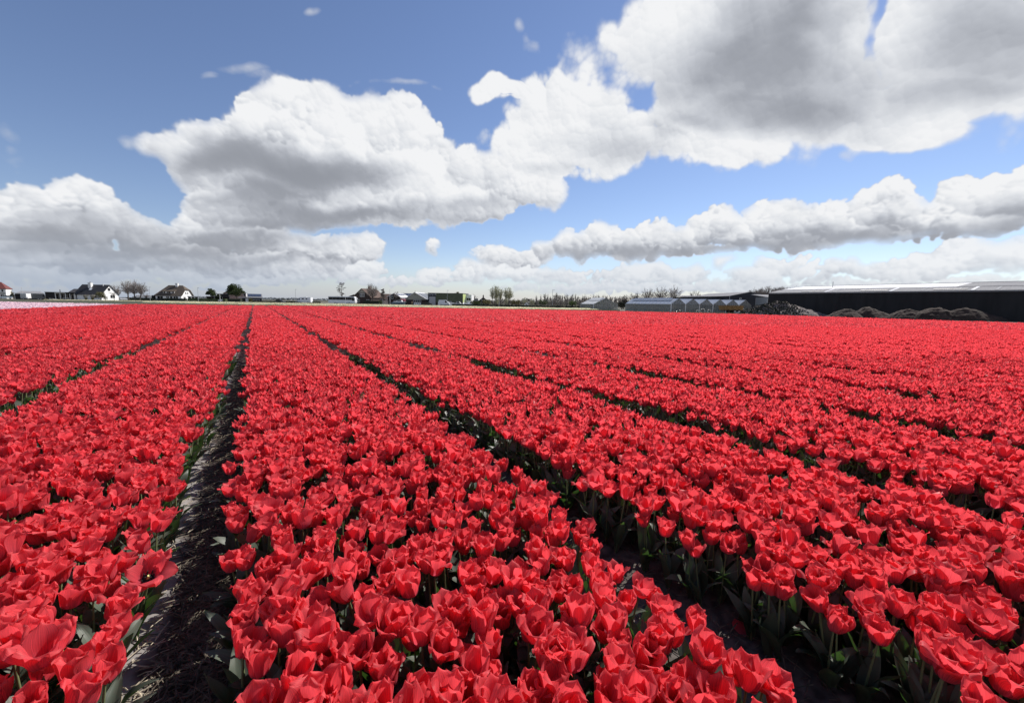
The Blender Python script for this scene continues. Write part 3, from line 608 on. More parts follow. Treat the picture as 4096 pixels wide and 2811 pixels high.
t = thing('horse_trailer', 'dark grey round-nosed horse trailer between the box trailer and the black annex', 'trailer', at(153, 143), FA(153))
MB().prism([(-1.55, .4), (1.55, .4), (1.58, 1.7), (1.35, 2.1), (-1.2, 2.15), (-1.5, 1.9)], -.9, .9, 'y').build('body', M['car_grey'], t); MB().box(-1.3, -1.22, -.92, -.9, .5, 2.0).build('trim', M['silver'], t); MB().box(1.0, 1.35, -.912, -.9, 1.2, 1.7).build('window', M['glass'], t)
for z in (.75, 1.1, 1.45, 1.8): MB().box(-1.15, .9, -.915, -.9, z, z + .04).build('rib', M['silver'], t)
for x in (-.1, .5):
    for y in (-.88, .88): wheel(t, x, y, .3)
t = thing('annex', 'black flat-roofed annex with a pale-framed veranda', 'annex', at(181, 150), FA(240))
MB().box(0, 2.3, 0, 5, 0, 2.75).box(2.3, 7.6, 2, 5, 0, 2.75).build('wall', M['black_wood'], t); MB().box(-.15, 7.8, -.3, 5.2, 2.76, 2.95).build('roof', M['car_grey'], t)
MB().box(2.35, 5.0, -.12, 0, 2.5, 2.75).build('fascia', M['offwhite'], t)
for x in (2.4, 3.6, 4.95, 6.1, 7.3): MB().box(x, x + .16, -.1, .06, 0, 2.5 if x < 5.1 else 2.4).build('veranda_post', M['white'], t)
for x in (3.0, 4.3, 5.8, 6.9): window(t, x, 2, .1, .8, 2.1, frame='offwhite')
MB().tube((3.8, 3, 2.9), (3.8, 3, 3.9), .12, n=8).build('flue', M['car_grey'], t)
t = thing('garden_table', 'white garden table with a bench by the black annex veranda', 'table', at(262, 147), FA(262))
MB().box(-.8, .8, -.4, .4, .70, .76).build('table_top', M['white'], t)
for sx in (-.7, .7):
    for sy in (-.3, .3): MB().box(sx - .04, sx + .04, sy - .04, sy + .04, 0, .699).build('leg', M['white'], t)
t = thing('flat_trailer', 'low white flatbed trailer with its drawbar down on the verge', 'trailer', at(209, 137), FA(209))
MB().slab((-.8, -.5, .62), (.4, -.5, .5), (.4, .5, .5), (-.8, .5, .62), .22).build('bed', M['white'], t); MB().box(.4, 1.1, -.05, .05, .25, .4).build('drawbar', M['white'], t)
for y in (-.56, .56): wheel(t, -.2, y, .27, .16)

rz = FA(440) - R(38); o = at(440, 186) - rot2(0, 4.6, rz)
t = thing('house', 'dark-roofed house with a bright white gable end and white chimney', 'house', o, rz)
gable_walls(-10.6, 0, 0, 9.2, 2.5, 6.8, 'x').build('wall', M['white'], t); rf = gable_roof(-10.6, 0, 0, 9.2, 2.5, 6.8, 'x', .35, .2).build('roof', M['dark_tile'], t)
MB().slab((-6.2, 1.75, 4.46), (-5.2, 1.75, 4.46), (-5.2, 2.6, 5.26), (-6.2, 2.6, 5.26), .03).build('skylight', M['white_metal'], t)
chimney(t, -6.6, 3.4, 5, 7.6, 1.15, 'white', 1); MB().tube((-1.9, 4.0, 6.2), (-1.9, 4.0, 7.3), .14, n=8).build('flue', M['white'], t)
window(t, 0, 4.4, 4.1, 1.4, 1.4, 'right', 'offwhite'); window(t, 0, 6.0, .8, 2.6, 1.5, 'right', n=2); window(t, -2.5, 0, .8, 1.6, 1.3)
t = thing('extension', 'low dark-roofed wing at the chimney end of the white-gabled house', 'extension', at(274, 190), FA(300))
MB().box(0, 6.5, 0, 6, 0, 3.1).build('wall', M['black_wood'], t); gable_roof(0, 6.5, 0, 6, 3.1, 4.9, 'x', .4, .18, 2.4, .5).build('roof', M['dark_tile'], t); window(t, 2.5, 0, .5, 2, 1.7, n=2, frame='offwhite')
t = thing('porch', 'small black-gabled garden room with white glazed doors', 'porch', at(304, 180), FA(325))
gable_walls(0, 3.9, 0, 5, 2.2, 3.75, 'y').build('wall', M['black_wood'], t); gable_roof(0, 3.9, 0, 5, 2.2, 3.75, 'y', .3, .15).build('roof', M['dark_tile'], t)
for x in (.75, 1.75, 2.7): window(t, x, 0, .05, .9, 1.95, n=1, fr=.12)
def plume_grass(label, loc, seed):
    r = random.Random(seed); t = thing('pampas_grass', label, 'grass', loc, 0, 'pampas clumps before the white-gabled house'); b = MB(); p = MB()
    for i in range(120):
        a = r.uniform(0, 6.28); q = Vector((cos(a) * r.uniform(.3, 1.0), sin(a) * r.uniform(.3, 1.0), r.uniform(.7, 1.5))); b.face((0, 0, 0), (.05, .02, 0), q)
    for i in range(46):
        a = r.uniform(0, 6.28); d = r.uniform(.1, .9); q = Vector((cos(a) * d, sin(a) * d, r.uniform(1.2, 1.9))); e = q + Vector((.35 + r.uniform(-.1, .2), r.uniform(-.1, .1), r.uniform(.3, .55)))
        p.tube(q, (q + e) / 2, .05, .13, 4).tube((q + e) / 2, e, .13, .02, 4); b.tube((d * .2 * cos(a), d * .2 * sin(a), 0), q, .015, n=3)
    b.build('leaves', M['leaf_olive'], t); p.build('plume', M['pampas'], t)
plume_grass('cream pampas grass clump beside the white glazed doors', at(343, 176), 1); plume_grass('cream pampas grass clump beside the olive bush', at(369, 176), 2)
shrub('tall olive-brown bush before the white gable', at(403, 175), (1.6, 1.5), 3.9, 21, 'leaf_olive', 900, .14)
shrub('low pale shrub at the foot of the white gable', at(421, 175), (.7, .7), 2.0, 22, 'leaf_olive', 200, .12)
bare_tree('bare tree whose crown shows behind the white gable', at(466, 215), 7.6, .55, 31, 'twig', thin=.05)
bare_tree('slender bare tree standing before the white gable', at(456, 178), 4.6, .55, 32, 'twig_dark', n=26, r=.1, thin=.03)
for c, s, l in ((513, 41, 'bare broad-crowned tree nearest the white gable in a row of three'), (538, 42, 'tallest bare tree, middle of the row of three'), (557, 43, 'bare leaning tree nearest the thatched house in a row of three')):
    bare_tree(l, at(c, 171 + s % 3), 8.5 - (.9 if s == 43 else 0), .56, s, 'twig', thin=.045, r=.27, group='three bare trees beside the white-gabled house', fork=.3, lean=(.25 if s == 43 else 0), n=90)
car('white hatchback parked beyond the white gable', at(494, 180), FA(494) + .3, 'white_metal', L=2.9, Ht=1.3)
t = thing('shed', 'long low white shed far off behind the three bare trees', 'shed', at(545, 320), FA(575)); MB().box(0, 9, 0, 4, 0, 2.6).build('wall', M['white'], t); gable_roof(0, 9, 0, 4, 2.6, 3.2, 'x', .3, .12).build('roof', M['slate'], t)
bare_tree('small bare tree before the long low white shed', at(584, 186), 3.6, .6, 44, 'twig', n=30, r=.08)
hedge('dark hedge under the three bare trees', at(488, 184), at(620, 184), 1.0, 1.3, 5)
lamp_post('thin lamp post between the three bare trees and the thatched house', at(600, 172), 5.7, lantern=True)
t = thing('shed', 'small black shed at the hipped end of the thatched house', 'shed', at(607, 186), FA(618)); MB().box(0, 2.1, 0, 2, 0, 2.3).build('wall', M['black_wood'], t); MB().box(-.1, 2.2, -.1, 2.1, 2.302, 2.4).build('roof', M['dark_tile'], t)

# ------------------------------------------------------------------ thatched house
def plate(m, pts, t):
    pts = [Vector(p) for p in pts]; nrm = (pts[1] - pts[0]).cross(pts[-1] - pts[0]).normalized() * t; n = len(m.v); k = len(pts)
    m.v += [tuple(p) for p in pts] + [tuple(p - nrm) for p in pts]; m.f.append(tuple(range(n, n + k))); m.f.append(tuple(n + k + i for i in range(k))[::-1])
    for i in range(k): j = (i + 1) % k; m.f.append((n + i, n + k + i, n + k + j, n + j))
    return m
rz = FA(727) - R(27); Lh, Wh, eh, rh = 10.2, 9.6, 2.6, 7.0
o = at(725, 187)
t = thing('thatched_house', 'white house under a steep hipped thatched roof with a long dormer', 'house', o, rz)
MB().prism([(0, 0), (Wh, 0), (Wh, eh), (Wh * .7, 5.0), (Wh * .3, 5.0), (0, eh)], -Lh, 0, 'x').build('wall', M['white'], t)
r = MB(); k = (rh - eh) / (Wh / 2); ov = .45; e = eh - k * ov + .35; zt = rh + .35; c = Wh / 2; zc = 5.25; yc = (zc - e) / k - ov
plate(r, [(-Lh - ov, -ov, e), (ov, -ov, e), (ov, yc, zc), (-1.4, c, zt), (-Lh + 3.0, c, zt)], .35)
plate(r, [(ov, Wh + ov, e), (-Lh - ov, Wh + ov, e), (-Lh + 3.0, c + .01, zt), (-1.4, c + .01, zt), (ov, Wh - yc, zc)], .35)
plate(r, [(-Lh - ov, Wh + ov, e), (-Lh - ov, -ov, e), (-Lh + 3.0, c, zt)], .35); plate(r, [(ov, yc, zc), (ov, Wh - yc, zc), (-1.4, c, zt)], .35)
roof = r.build('roof', M['thatch'], t)
chimney(t, -3.6, c - .3, 6, 8.2, .95, 'white', 0)
MB().box(-7.6, -3.0, .8, 3.6, 3.0, 4.55).build('dormer', M['white'], t); d = MB(); d.slab((-7.9, .5, 4.5), (-2.7, .5, 4.5), (-2.7, 4.0, 5.8), (-7.9, 4.0, 5.8), .3); d.build('dormer_roof', M['thatch'], t)
for x, w_ in ((-7.0, .7), (-5.2, 1.5), (-3.5, .7)): window(t, x, .8, 3.2, w_, 1.1, n=(2 if w_ > 1 else 1))
for x, w_ in ((-8.4, 2.4), (-5.4, 1.3), (-2.2, 2.0)): window(t, x, 0, .6, w_, 1.6, n=2)
door(t, -4.0, 0, 0, .9, 2.1)
window(t, 0, 3.9, 3.1, .9, 1.2, 'right'); window(t, 0, 5.5, 3.1, .9, 1.2, 'right'); window(t, 0, 2.6, .6, 1.8, 1.5, 'right', n=2); window(t, 0, 7.0, .6, 1.8, 1.5, 'right', n=2)
t = thing('conservatory', 'flat-roofed white conservatory beside the thatched house', 'conservatory', at(750, 180), FA(775))
MB().box(0, 4.2, 0, 3, 0, .7).box(3.7, 4.2, 0.001, 3, .7, 2.1).build('wall', M['white'], t); MB().box(-.2, 4.8, -.3, 3.2, 2.1, 2.4).build('roof', M['white'], t)
for x in (.7, 1.9, 3.1): window(t, x, .05, .7, 1.15, 1.4)
hedge('clipped green hedge along the thatched house front', at(640, 177), at(745, 177), 1.2, 1.25, 6); hedge('long rounded green hedge beyond the conservatory', at(755, 176), at(905, 176), 1.6, 1.35, 7, 'leaf_green')
t = thing('garden_fence', 'low dark board fence before the thatched house', 'fence', at(625, 175), FA(640))
for i in range(10): MB().box(i * .32, i * .32 + .28, 0, .05, .05, 1.0).build('board', M['black_wood'], t)
MB().box(0, 3.2, .055, .1, .7, .8).build('rail', M['black_wood'], t)
lamp_post('thin lamp post rising behind the hedge near the conservatory', at(793, 172), 5.7)

# ------------------------------------------------------------------ round trees and brick farm
leafy_tree('small round evergreen tree left standing over the carport', at(847, 186), 6.0, (2.5, 2.4, 2.0), 51, n=1700, size=.2, trunk_h=2.4)
shrub('green bush filling the gap beside the small round evergreen', at(872, 188), (1.5, 1.3), 3.3, 23, 'evergreen', 500, .2)
leafy_tree('large domed evergreen tree before the brick farmhouse', at(946, 184), 8.6, (3.7, 3.6, 3.4), 52, n=3800, size=.2, clumps=26, trunk_h=2.6)
t = thing('carport', 'low dark carport with thin posts behind the hedge', 'carport', at(824, 184), FA(868))
MB().box(0, 9, 0, 4, 2.25, 2.45).build('roof', M['dark_tile'], t); MB().box(0, 9, 3.8, 4, 0, 2.24).build('wall', M['black_wood'], t)
for x in (.1, 3.0, 6.0, 8.8): MB().box(x, x + .14, .1, .24, 0, 2.25).build('post', M['silver'], t)
t = thing('barn', 'flat black barn between the two round evergreens', 'barn', at(868, 198), FA(888)); MB().box(0, 4.8, 0, 4, 0, 3.7).build('wall', M['black_wood'], t); MB().box(-.15, 4.95, -.15, 4.15, 3.702, 3.85).build('roof', M['dark_tile'], t)
t = thing('farmhouse', 'pale brick farmhouse half hidden by the large domed evergreen', 'house', at(895, 200), FA(942))
gable_walls(0, 9.8, 0, 10, 4.2, 7.4, 'y').build('wall', M['pink_brick'], t); gable_roof(0, 9.8, 0, 10, 4.2, 7.4, 'y', .3, .2).build('roof', M['dark_tile'], t)
MB().box(6, 9.82, -.05, 0, 2.1, 2.35).build('lintel_band', M['white'], t); window(t, 8.6, 0, 2.9, .9, 1.5); window(t, 1.6, 0, 2.6, 1.4, 1.4, n=2); door(t, 8.5, 0, 0, 2.0, 2.05); MB().box(-2.0, 0, -1, 4, 0, 2.3).build('lean_to', M['black_wood'], t)
t = thing('utility_cabinet', 'white cabinet beside the brick farmhouse door', 'cabinet', at(988, 184), FA(988)); MB().box(-.55, .55, 0, .6, 0, 1.5).build('body', M['white'], t); MB().box(-.6, .6, -.05, .65, 1.5, 1.66).build('lid', M['silver'], t); MB().box(-.02, .02, -.02, 0, .1, 1.4).build('door_seam', M['silver'], t)
t = thing('barn', 'low barn with a dark solar roof and white roof edges', 'barn', at(991, 197), FA(1020))
gable_walls(0, 5.8, 0, 7, 2.5, 3.9, 'x').build('wall', M['navy'], t); gable_roof(0, 5.8, 0, 7, 2.5, 3.9, 'x', .3, .16).build('roof', M['slate'], t)
for i in range(4): MB().slab((.2 + i * 1.4, .1, 2.78), (1.5 + i * 1.4, .1, 2.78), (1.5 + i * 1.4, 3.3, 4.06), (.2 + i * 1.4, 3.3, 4.06), .04).build('solar_panel', M['solar'], t)
MB().box(-.35, 6.15, -.42, -.32, 2.1, 2.5).build('gutter_board', M['white'], t); MB().slab((-.6, -.4, 2.6), (-.3, -.4, 2.6), (-.3, 3.5, 4.25), (-.6, 3.5, 4.25), .3).build('verge_board', M['white'], t); window(t, 3.1, 0, .3, 3.6, .9, n=3)
lamp_post('short white post beside the carport', at(880, 173), 3.7, 'white', False, .09)
t = thing('motorcycle', 'parked motorcycle with white fairing before the carport', 'motorcycle', at(881, 171), FA(881))
for x in (-.7, .7): wheel(t, x, 0, .32, .12)
MB().prism([(-.7, .6), (-.2, .45), (.4, .5), (.75, .95), (.5, 1.15), (.1, .95), (-.4, .85), (-.85, .95)], -.16, .16, 'y').build('fairing', M['white_metal'], t); MB().tube((.5, -.35, 1.15), (.5, .35, 1.15), .03, n=6).build('handlebar', M['silver'], t); MB().box(-.6, .05, -.14, .14, .88, .96).build('saddle', M['tyre'], t); MB().box(-.25, .35, -.2, .2, .2, .5).build('engine', M['silver'], t)
hedge('dark clipped hedge before the brick farmhouse', at(915, 176), at(965, 176), 1.4, 1.5, 8); hedge('low dark hedge running from the brick farmhouse to the motorhome', at(965, 188), at(1190, 196), 1.0, .75, 9)
shrub('round green bush beside the white cabinet', at(1004, 184), (1.1, 1.0), 1.9, 24, 'leaf_olive', 300, .14)

# ------------------------------------------------------------------ road vehicles
car('black car parked along the low hedge near the motorhome', at(1119, 189), AX, 'car_black')
t = thing('motorhome', 'white motorhome parked behind the field, cab towards the brick farmhouse', 'motorhome', at(1220, 198), AX)
MB().prism([(-3.5, .45), (3.3, .45), (3.3, 2.75), (-1.9, 2.75), (-2.4, 2.3), (-2.75, 1.55), (-3.45, 1.2)], -1.1, 1.1, 'y').build('body', M['white_metal'], t)
MB().prism([(-2.66, 1.5), (-2.3, 2.2), (-1.95, 2.2), (-1.95, 1.5)], -1.115, 1.115, 'y').build('cab_window', M['glass'], t); MB().face((-2.78, .95, 1.58), (-2.78, -.95, 1.58), (-2.43, -.95, 2.28), (-2.43, .95, 2.28)).build('windscreen', M['glass'], t)
for x, w_ in ((-1.0, 1.0), (.9, .8)): MB().box(x, x + w_, -1.12, -1.10, 1.75, 2.3).build('window', M['glass'], t)
MB().box(-3.3, 3.28, -1.118, -1.101, 1.2, 1.32).build('stripe', M['silver'], t); MB().box(-.5, 1.0, -.5, .5, 2.75, 2.9).build('roof_box', M['white'], t)
for y in (-1.0, 1.0):
    for x in (-2.5, 1.9): wheel(t, x, y, .34)
lamp_post('thin lamp post beside the motorhome', at(1183, 186), 6.1); hedge('short dark hedge between the motorhome and the coach', at(1250, 196), at(1282, 196), .9, .8, 10)
t = thing('coach', 'white touring coach with a long band of black windows', 'bus', at(1371, 183), AX)
b = MB().prism([(-6.0, .35), (5.9, .35), (6.05, .9), (6.0, 1.7), (5.75, 3.1), (5.5, 3.3), (-5.9, 3.3), (-6.05, 2.9)], -1.25, 1.25, 'y').build('body', M['white_metal'], t)
for i in range(6): MB().box(-5.85 + i * 1.72, -5.85 + i * 1.72 + 1.68, -1.27, -1.25, 1.75, 2.95).build('side_window', M['glass'], t)
MB().prism([(4.48, 1.7), (4.48, 2.95), (5.6, 2.95), (5.83, 1.45), (5.0, 1.35)], -1.268, 1.268, 'y').build('cab_window', M['glass'], t)
MB().face((6.02, -1.15, 1.3), (6.02, 1.15, 1.3), (5.72, 1.15, 3.05), (5.72, -1.15, 3.05)).build('windscreen', M['glass'], t)
for x in (-3.6, .5, 3.0): MB().box(x, x + .02, -1.262, -1.25, .45, 1.6).build('hatch_seam', M['silver'], t)
for y in (-1.1, 1.1):
    for x in (-3.0, 3.5): wheel(t, x, y, .5, .28)
    MB().box(6.0, 6.07, y - .2, y + .2, .75, .95).build('headlight', M['lamp_white'], t); MB().box(5.95, 6.25, y * 1.25 - .12, y * 1.25 + .12, 2.0, 2.75).build('mirror', M['white_metal'], t)
lamp_post('white post before the coach', at(1382, 176), 4.7, 'white', False, .07)
def ragged_conifer(label, loc, h, rad, seed):
    r = random.Random(seed); t = thing('conifer', label, 'tree', loc, 0); MB().tube((0, 0, 0), (r.uniform(-.3, .3), 0, h), .2, .03, 6, False).build('trunk', M['bark'], t); c = MB()
    for i in range(26):
        z = h * (.32 + .66 * i / 26); a = r.uniform(0, 6.28); l = rad * (1.15 - .6 * i / 26) * r.uniform(.4, 1.15); e = Vector((cos(a) * l, sin(a) * l, z + r.uniform(-.1, .6))); c.tube((0, 0, z), e, .06, .02, 4, False)
        for k in range(3): leafy(c, r, tuple(Vector((0, 0, z)).lerp(e, .5 + .25 * k)), (.5, .5, .16), 16, .13)
    c.build('crown', M['twig_dark'], t)
ragged_conifer('ragged dark conifer rising behind the coach', at(1368, 200), 10.4, 2.4, 61)

# ------------------------------------------------------------------ brick farmhouse and barns
rz = FA(1450) - R(28); o = at(1412, 190)
t = thing('farmhouse', 'dark brick farmhouse with beige gable top and brown tiled roof', 'house', o, rz)
gable_walls(0, 9, 0, 15, 3.2, 7.1, 'y').build('wall', M['dark_brick'], t); gable_roof(0, 9, 0, 15, 3.2, 7.1, 'y', .4, .2).build('roof', M['brown_tile'], t)
MB().prism([(2.3, 5.2), (6.7, 5.2), (4.5, 7.05)], -.06, 0, 'y').build('gable_cladding', M['beige'], t)
window(t, 4.7, 0, 3.4, 2.2, 1.5, n=3, fr=.14); window(t, 2.6, 0, .8, 1.6, 1.3, n=2); window(t, 7.4, 0, .5, 1.5, 1.6); chimney(t, 4.5, 7.5, 6, 8.3, 1.0, 'brick', 0)
MB().box(-4.5, 0, 1, 8, 0, 2.6).build('side_wing', M['dark_brick'], t); MB().slab((-4.8, .7, 2.7), (0, .7, 4.4), (0, 8.3, 4.4), (-4.8, 8.3, 2.7), .15).build('wing_roof', M['dark_tile'], t)
t = thing('cottage', 'low cottage with a long brown roof and a white dormer', 'house', at(1483, 198), FA(1520))
gable_walls(0, 10, 0, 7, 2.9, 5.0, 'x').build('wall', M['pink_brick'], t); gable_roof(0, 10, 0, 7, 2.9, 5.0, 'x', .3, .18).build('roof', M['brown_tile'], t)
MB().box(1.6, 3.6, .5, 3, 3.2, 4.6).build('dormer', M['white'], t); window(t, 2.1, .5, 3.5, .8, .9); window(t, 3.1, .5, 3.5, .8, .9); window(t, 1.5, 0, .7, 1.4, 1.3, n=2); window(t, 5, 0, .7, 1.4, 1.3, n=2); MB().box(4, 10, -1.6, -.01, 2.2, 2.4).build('porch_roof', M['white'], t)
bare_tree('tall bare tree overhanging the brown-roofed cottage', at(1490, 183), 9.3, .5, 71, 'twig', thin=.05, r=.24, n=100)
ragged_conifer('thin ragged conifer before the brown-roofed cottage', at(1533, 185), 6.9, 1.5, 62)
hedge('thick black-green clipped hedge before the brown-roofed cottage', at(1455, 178), at(1518, 178), 1.5, 1.65, 13); shrub('green bush at the end of the thick hedge by the trellis', at(1522, 176), (1.0, .9), 1.8, 25, 'leaf_green', 350, .12)
t = thing('trellis_fence', 'open white trellis fence beside the green bush', 'fence', at(1528, 176), AX)
for i in range(6): MB().box(i * .5, i * .5 + .07, 0, .07, 0, 1.7).build('slat', M['offwhite'], t)
for z in (.3, .9, 1.5): MB().box(0, 2.6, -.03, -.001, z, z + .07).build('rail', M['offwhite'], t)
lamp_post('tall white flagpole beside the dark-gabled barn', at(1560, 174), 6.6, 'white', False, .075, None)
rz = FA(1575) - R(26)
t = thing('barn', 'dark-gabled barn with a pale solar roof', 'barn', at(1551, 186), rz)
gable_walls(0, 6.2, 0, 9.5, 3.5, 5.1, 'y').build('wall', M['dark_brick'], t); gable_roof(0, 6.2, 0, 9.5, 3.5, 5.1, 'y', .3, .16).build('roof', M['white_sheet'], t)
for i in range(4): MB().slab((6.2, .6 + i * 2.1, 3.63), (6.2, 2.6 + i * 2.1, 3.63), (3.5, 2.6 + i * 2.1, 5.05), (3.5, .6 + i * 2.1, 5.05), .03).build('solar_panel', M['solar'], t)
window(t, 2.2, 0, 2.6, 1.0, 1.3); window(t, 4, 0, .6, 2, 1.3, n=2); MB().box(6.2, 6.26, .2, 9.3, 2.9, 3.4).build('gutter_board', M['white'], t); MB().tube((2.6, 5, 4.9), (2.6, 5, 6.0), .15, n=6).build('flue', M['dark_brick'], t)
t = thing('barn', 'long dark solar-roofed barn behind the beige gable', 'barn', at(1598, 205), AX); gable_walls(0, 13, 0, 9, 3.6, 5.6, 'x').build('wall', M['navy'], t); gable_roof(0, 13, 0, 9, 3.6, 5.6, 'x', .3, .15).build('roof', M['slate'], t)
for i in range(7): MB().slab((.4 + i * 1.8, .5, 3.98), (2.0 + i * 1.8, .5, 3.98), (2.0 + i * 1.8, 4.2, 5.62), (.4 + i * 1.8, 4.2, 5.62), .03).build('solar_panel', M['solar'], t)
rz = FA(1655) - R(18)
t = thing('barn', 'barn with a broad beige gable above dark brick and glazed doors', 'barn', at(1616, 181), rz)
MB().box(.5, 10.3, 0, 14, 0, 2.35).build('wall', M['dark_brick'], t); MB().prism([(0, 2.36), (10.8, 2.36), (5.0, 5.6)], -.12, 0.1, 'y').build('gable_cladding', M['beige'], t); MB().prism([(.4, 2.36), (10.4, 2.36), (5.0, 5.4)], .12, 13.9, 'y').build('loft', M['navy'], t)
MB().slab((10.9, -.3, 2.42), (10.9, 14.2, 2.42), (5.0, 14.2, 5.72), (5.0, -.3, 5.72), .14).slab((-.1, 14.2, 2.42), (-.1, -.3, 2.42), (4.99, -.3, 5.72), (4.99, 14.2, 5.72), .14).build('roof', M['white_sheet'], t)
for i in range(6):
    MB().slab((10.2, .5 + i * 2.25, 2.86), (10.2, 2.6 + i * 2.25, 2.86), (5.6, 2.6 + i * 2.25, 5.43), (5.6, .5 + i * 2.25, 5.43), .03).build('solar_panel', M['solar'], t)
for i in range(4): MB().box(4.5 + i * .85, 5.25 + i * .85, -.05, 0, .05, 1.05).build('door_panel', M['white'], t)
window(t, 6.1, 0, 1.15, 3.4, 1.1, n=4); MB().tube((4.2, 3, 5), (4.2, 3, 6.3), .13, n=6).build('flue', M['dark_brick'], t); MB().box(4.6, 5.4, -.16, -.121, 4.5, 4.7).build('vent', M['glass'], t); MB().box(.9, 1.9, -.16, -.121, 2.7, 2.85).build('vent', M['glass'], t)
leafy_tree('small pink blossoming tree at the corner of the beige-gabled barn', at(1613, 175), 3.0, (1.35, 1.2, .95), 53, 'blossom', 500, .12, 10, .9)
t = thing('boat', 'blue and white motorboat on a trailer behind the cream flowers', 'boat', at(1595, 172), AX)
MB().prism([(-3.2, .85), (-2.6, .45), (2.5, .45), (2.9, 1.2), (-2.2, 1.15)], -.95, .95, 'y').build('hull', M['boat'], t); MB().prism([(-2.3, 1.151), (2.9, 1.21), (2.8, 1.4), (-1.7, 1.4)], -.98, .98, 'y').build('deck', M['white_metal'], t); MB().prism([(-1.2, 1.41), (1.6, 1.41), (1.3, 1.95), (.1, 2.0)], -.75, .75, 'y').build('cabin', M['white_metal'], t); MB().prism([(-.75, 1.5), (1.4, 1.5), (1.2, 1.85), (.1, 1.88)], -.765, .765, 'y').build('cabin_window', M['glass'], t)
MB().box(-3.6, 2.6, -.5, .5, .32, .42).build('trailer_frame', M['silver'], t)
for y in (-.95, .95): wheel(t, .9, y, .3, .18)
bare_tree('slim bare tree before the dark-gabled barn', at(1583, 177), 5.8, .3, 72, 'twig', n=24, r=.08, fork=.5)
person('walking person in dark clothes near the pink blossoming tree', at(1622, 171), 1.4, 'cloth_dark', 'cloth_dark'); person('walking person in tan clothes before the beige-gabled barn', at(1648, 171), -1.2, 'cloth_tan', 'cloth_tan')
car('black saloon car parked before the grey sectional door', at(1710, 171), AX, 'car_black', L=4.2)
bare_tree('dark small shrub-like tree behind the beige-gabled barn', at(1700, 230), 5.5, .5, 73, 'twig', n=40)

# ------------------------------------------------------------------ green works building
rz = FA(1780) - R(16)
t = thing('warehouse', 'dark green works building with lime and white end', 'warehouse', at(1712, 177), rz)
W0 = 15.6
MB().box(0, W0, .1, 11, 0, 5.2).build('wall', M['navy'], t); MB().box(-.1, W0 + .1, 0, 11.1, 5.202, 5.4).build('roof', M['dark_tile'], t)
for i in range(12): MB().box(3.55, W0, -.02 - .015 * (i % 2), .099, 1.35 + i * .32, 1.35 + i * .32 + .31).build('cladding_panel', M['green_clad'], t)
MB().box(0, 3.5, -.02, .099, 3.85, 5.2).build('cladding_panel', M['navy'], t); MB().box(3.55, W0, -.01, .099, 0, 1.345).build('plinth', M['dark_brick'], t)
for i in range(7): MB().box(.6, 3.4, -.06, -.0, .02 + i * .54, .02 + i * .54 + .53).build('door_panel', M['grey_door'], t)
window(t, 13.2, -.02, .45, 3.2, .8, n=2); MB().box(9.0, 10.6, -.06, -.011, 0, 1.9).build('door', M['grey_door'], t)
MB().box(W0, W0 + .05, .1, 5.6, 1.5, 5.1).build('lime_panel', M['lime'], t); MB().box(W0, W0 + .06, .1, 5.6, 0, 1.49).build('end_plinth', M['white'], t)
MB().box(W0, W0 + 2.6, 5.7, 10.9, 0, 4.9).build('office', M['white'], t)
f = window(t, W0 + 1.3, 5.7, 2.3, 1.9, 1.4, n=2); MB().slab((W0 + .4, 4.9, 3.5), (W0 + 2.5, 4.9, 3.5), (W0 + 2.5, 5.69, 3.9), (W0 + .4, 5.69, 3.9), .05).build('awning', M['white'], t)
window(t, W0 + .05, 2.6, 1.6, .5, 1.4, 'right'); window(t, W0 + .05, 3.6, 1.6, .5, 1.2, 'right')
cu = bpy.data.curves.new('lettering', 'FONT'); cu.body = 'B van Nijge en Zn'; cu.size = .78; cu.extrude = .01
tmp = bpy.data.objects.new('lettering', cu); COL.objects.link(tmp); bpy.context.view_layer.update()
me = bpy.data.meshes.new_from_object(tmp.evaluated_get(bpy.context.evaluated_depsgraph_get())); bpy.data.objects.remove(tmp); me.materials.clear(); me.materials.append(M['white'])
me.transform(Matrix.Diagonal((.62, 1, 1, 1))); me.transform(Matrix.Rotation(pi / 2, 4, 'X')); lo = put('lettering', me, t, (.25, -.05, 4.5))
van('white delivery van before the green works building', at(1778, 170), AX, 'white_metal', L=4.6, Ht=2.4)
car('white car parked at the office end of the green works building', at(1882, 172), AX + .9, 'white_metal', L=4.2)
t = thing('pickup_truck', 'white pickup truck with open bed before the green works building', 'truck', at(1831, 169), AX)
MB().prism([(-2.4, .4), (2.4, .4), (2.4, .85), (1.3, 1.05), (.7, 1.75), (-.5, 1.75), (-.6, 1.05), (-2.4, 1.05)], -.9, .9, 'y').build('body', M['white_metal'], t); MB().prism([(1.15, 1.1), (.66, 1.65), (-.4, 1.65), (-.4, 1.1)], -.912, .912, 'y').build('side_glass', M['glass'], t); MB().box(-2.35, -.65, -.8, .8, 1.051, 1.12).build('bed_cover', M['tyre'], t)
for y in (-.8, .8):
    for x in (-1.5, 1.5): wheel(t, x, y, .34)
for c, wd, h, l in ((1756, .9, 1.6, 'white upright board leaning by the white delivery van'), (1809, 1.5, 1.35, 'wide pale board standing beside the white pickup truck')):
    t = thing('board', l, 'board', at(c, 173), AX); MB().box(-wd / 2, wd / 2, 0, .06, .1, h).build('panel', M['white'], t); MB().box(-wd / 2, -wd / 2 + .08, .061, .12, 0, h).build('leg', M['offwhite'], t); MB().box(wd / 2 - .08, wd / 2, .061, .12, 0, h).build('leg', M['offwhite'], t)
lamp_post('thin lamp post before the green works building', at(1789, 167), 6.2)
leafy_tree('pale round tree crown showing over the green works building', at(1832, 205), 7.0, (2.1, 1.8, 1.5), 54, 'leaf_olive', 500, .16)
th = R(25)
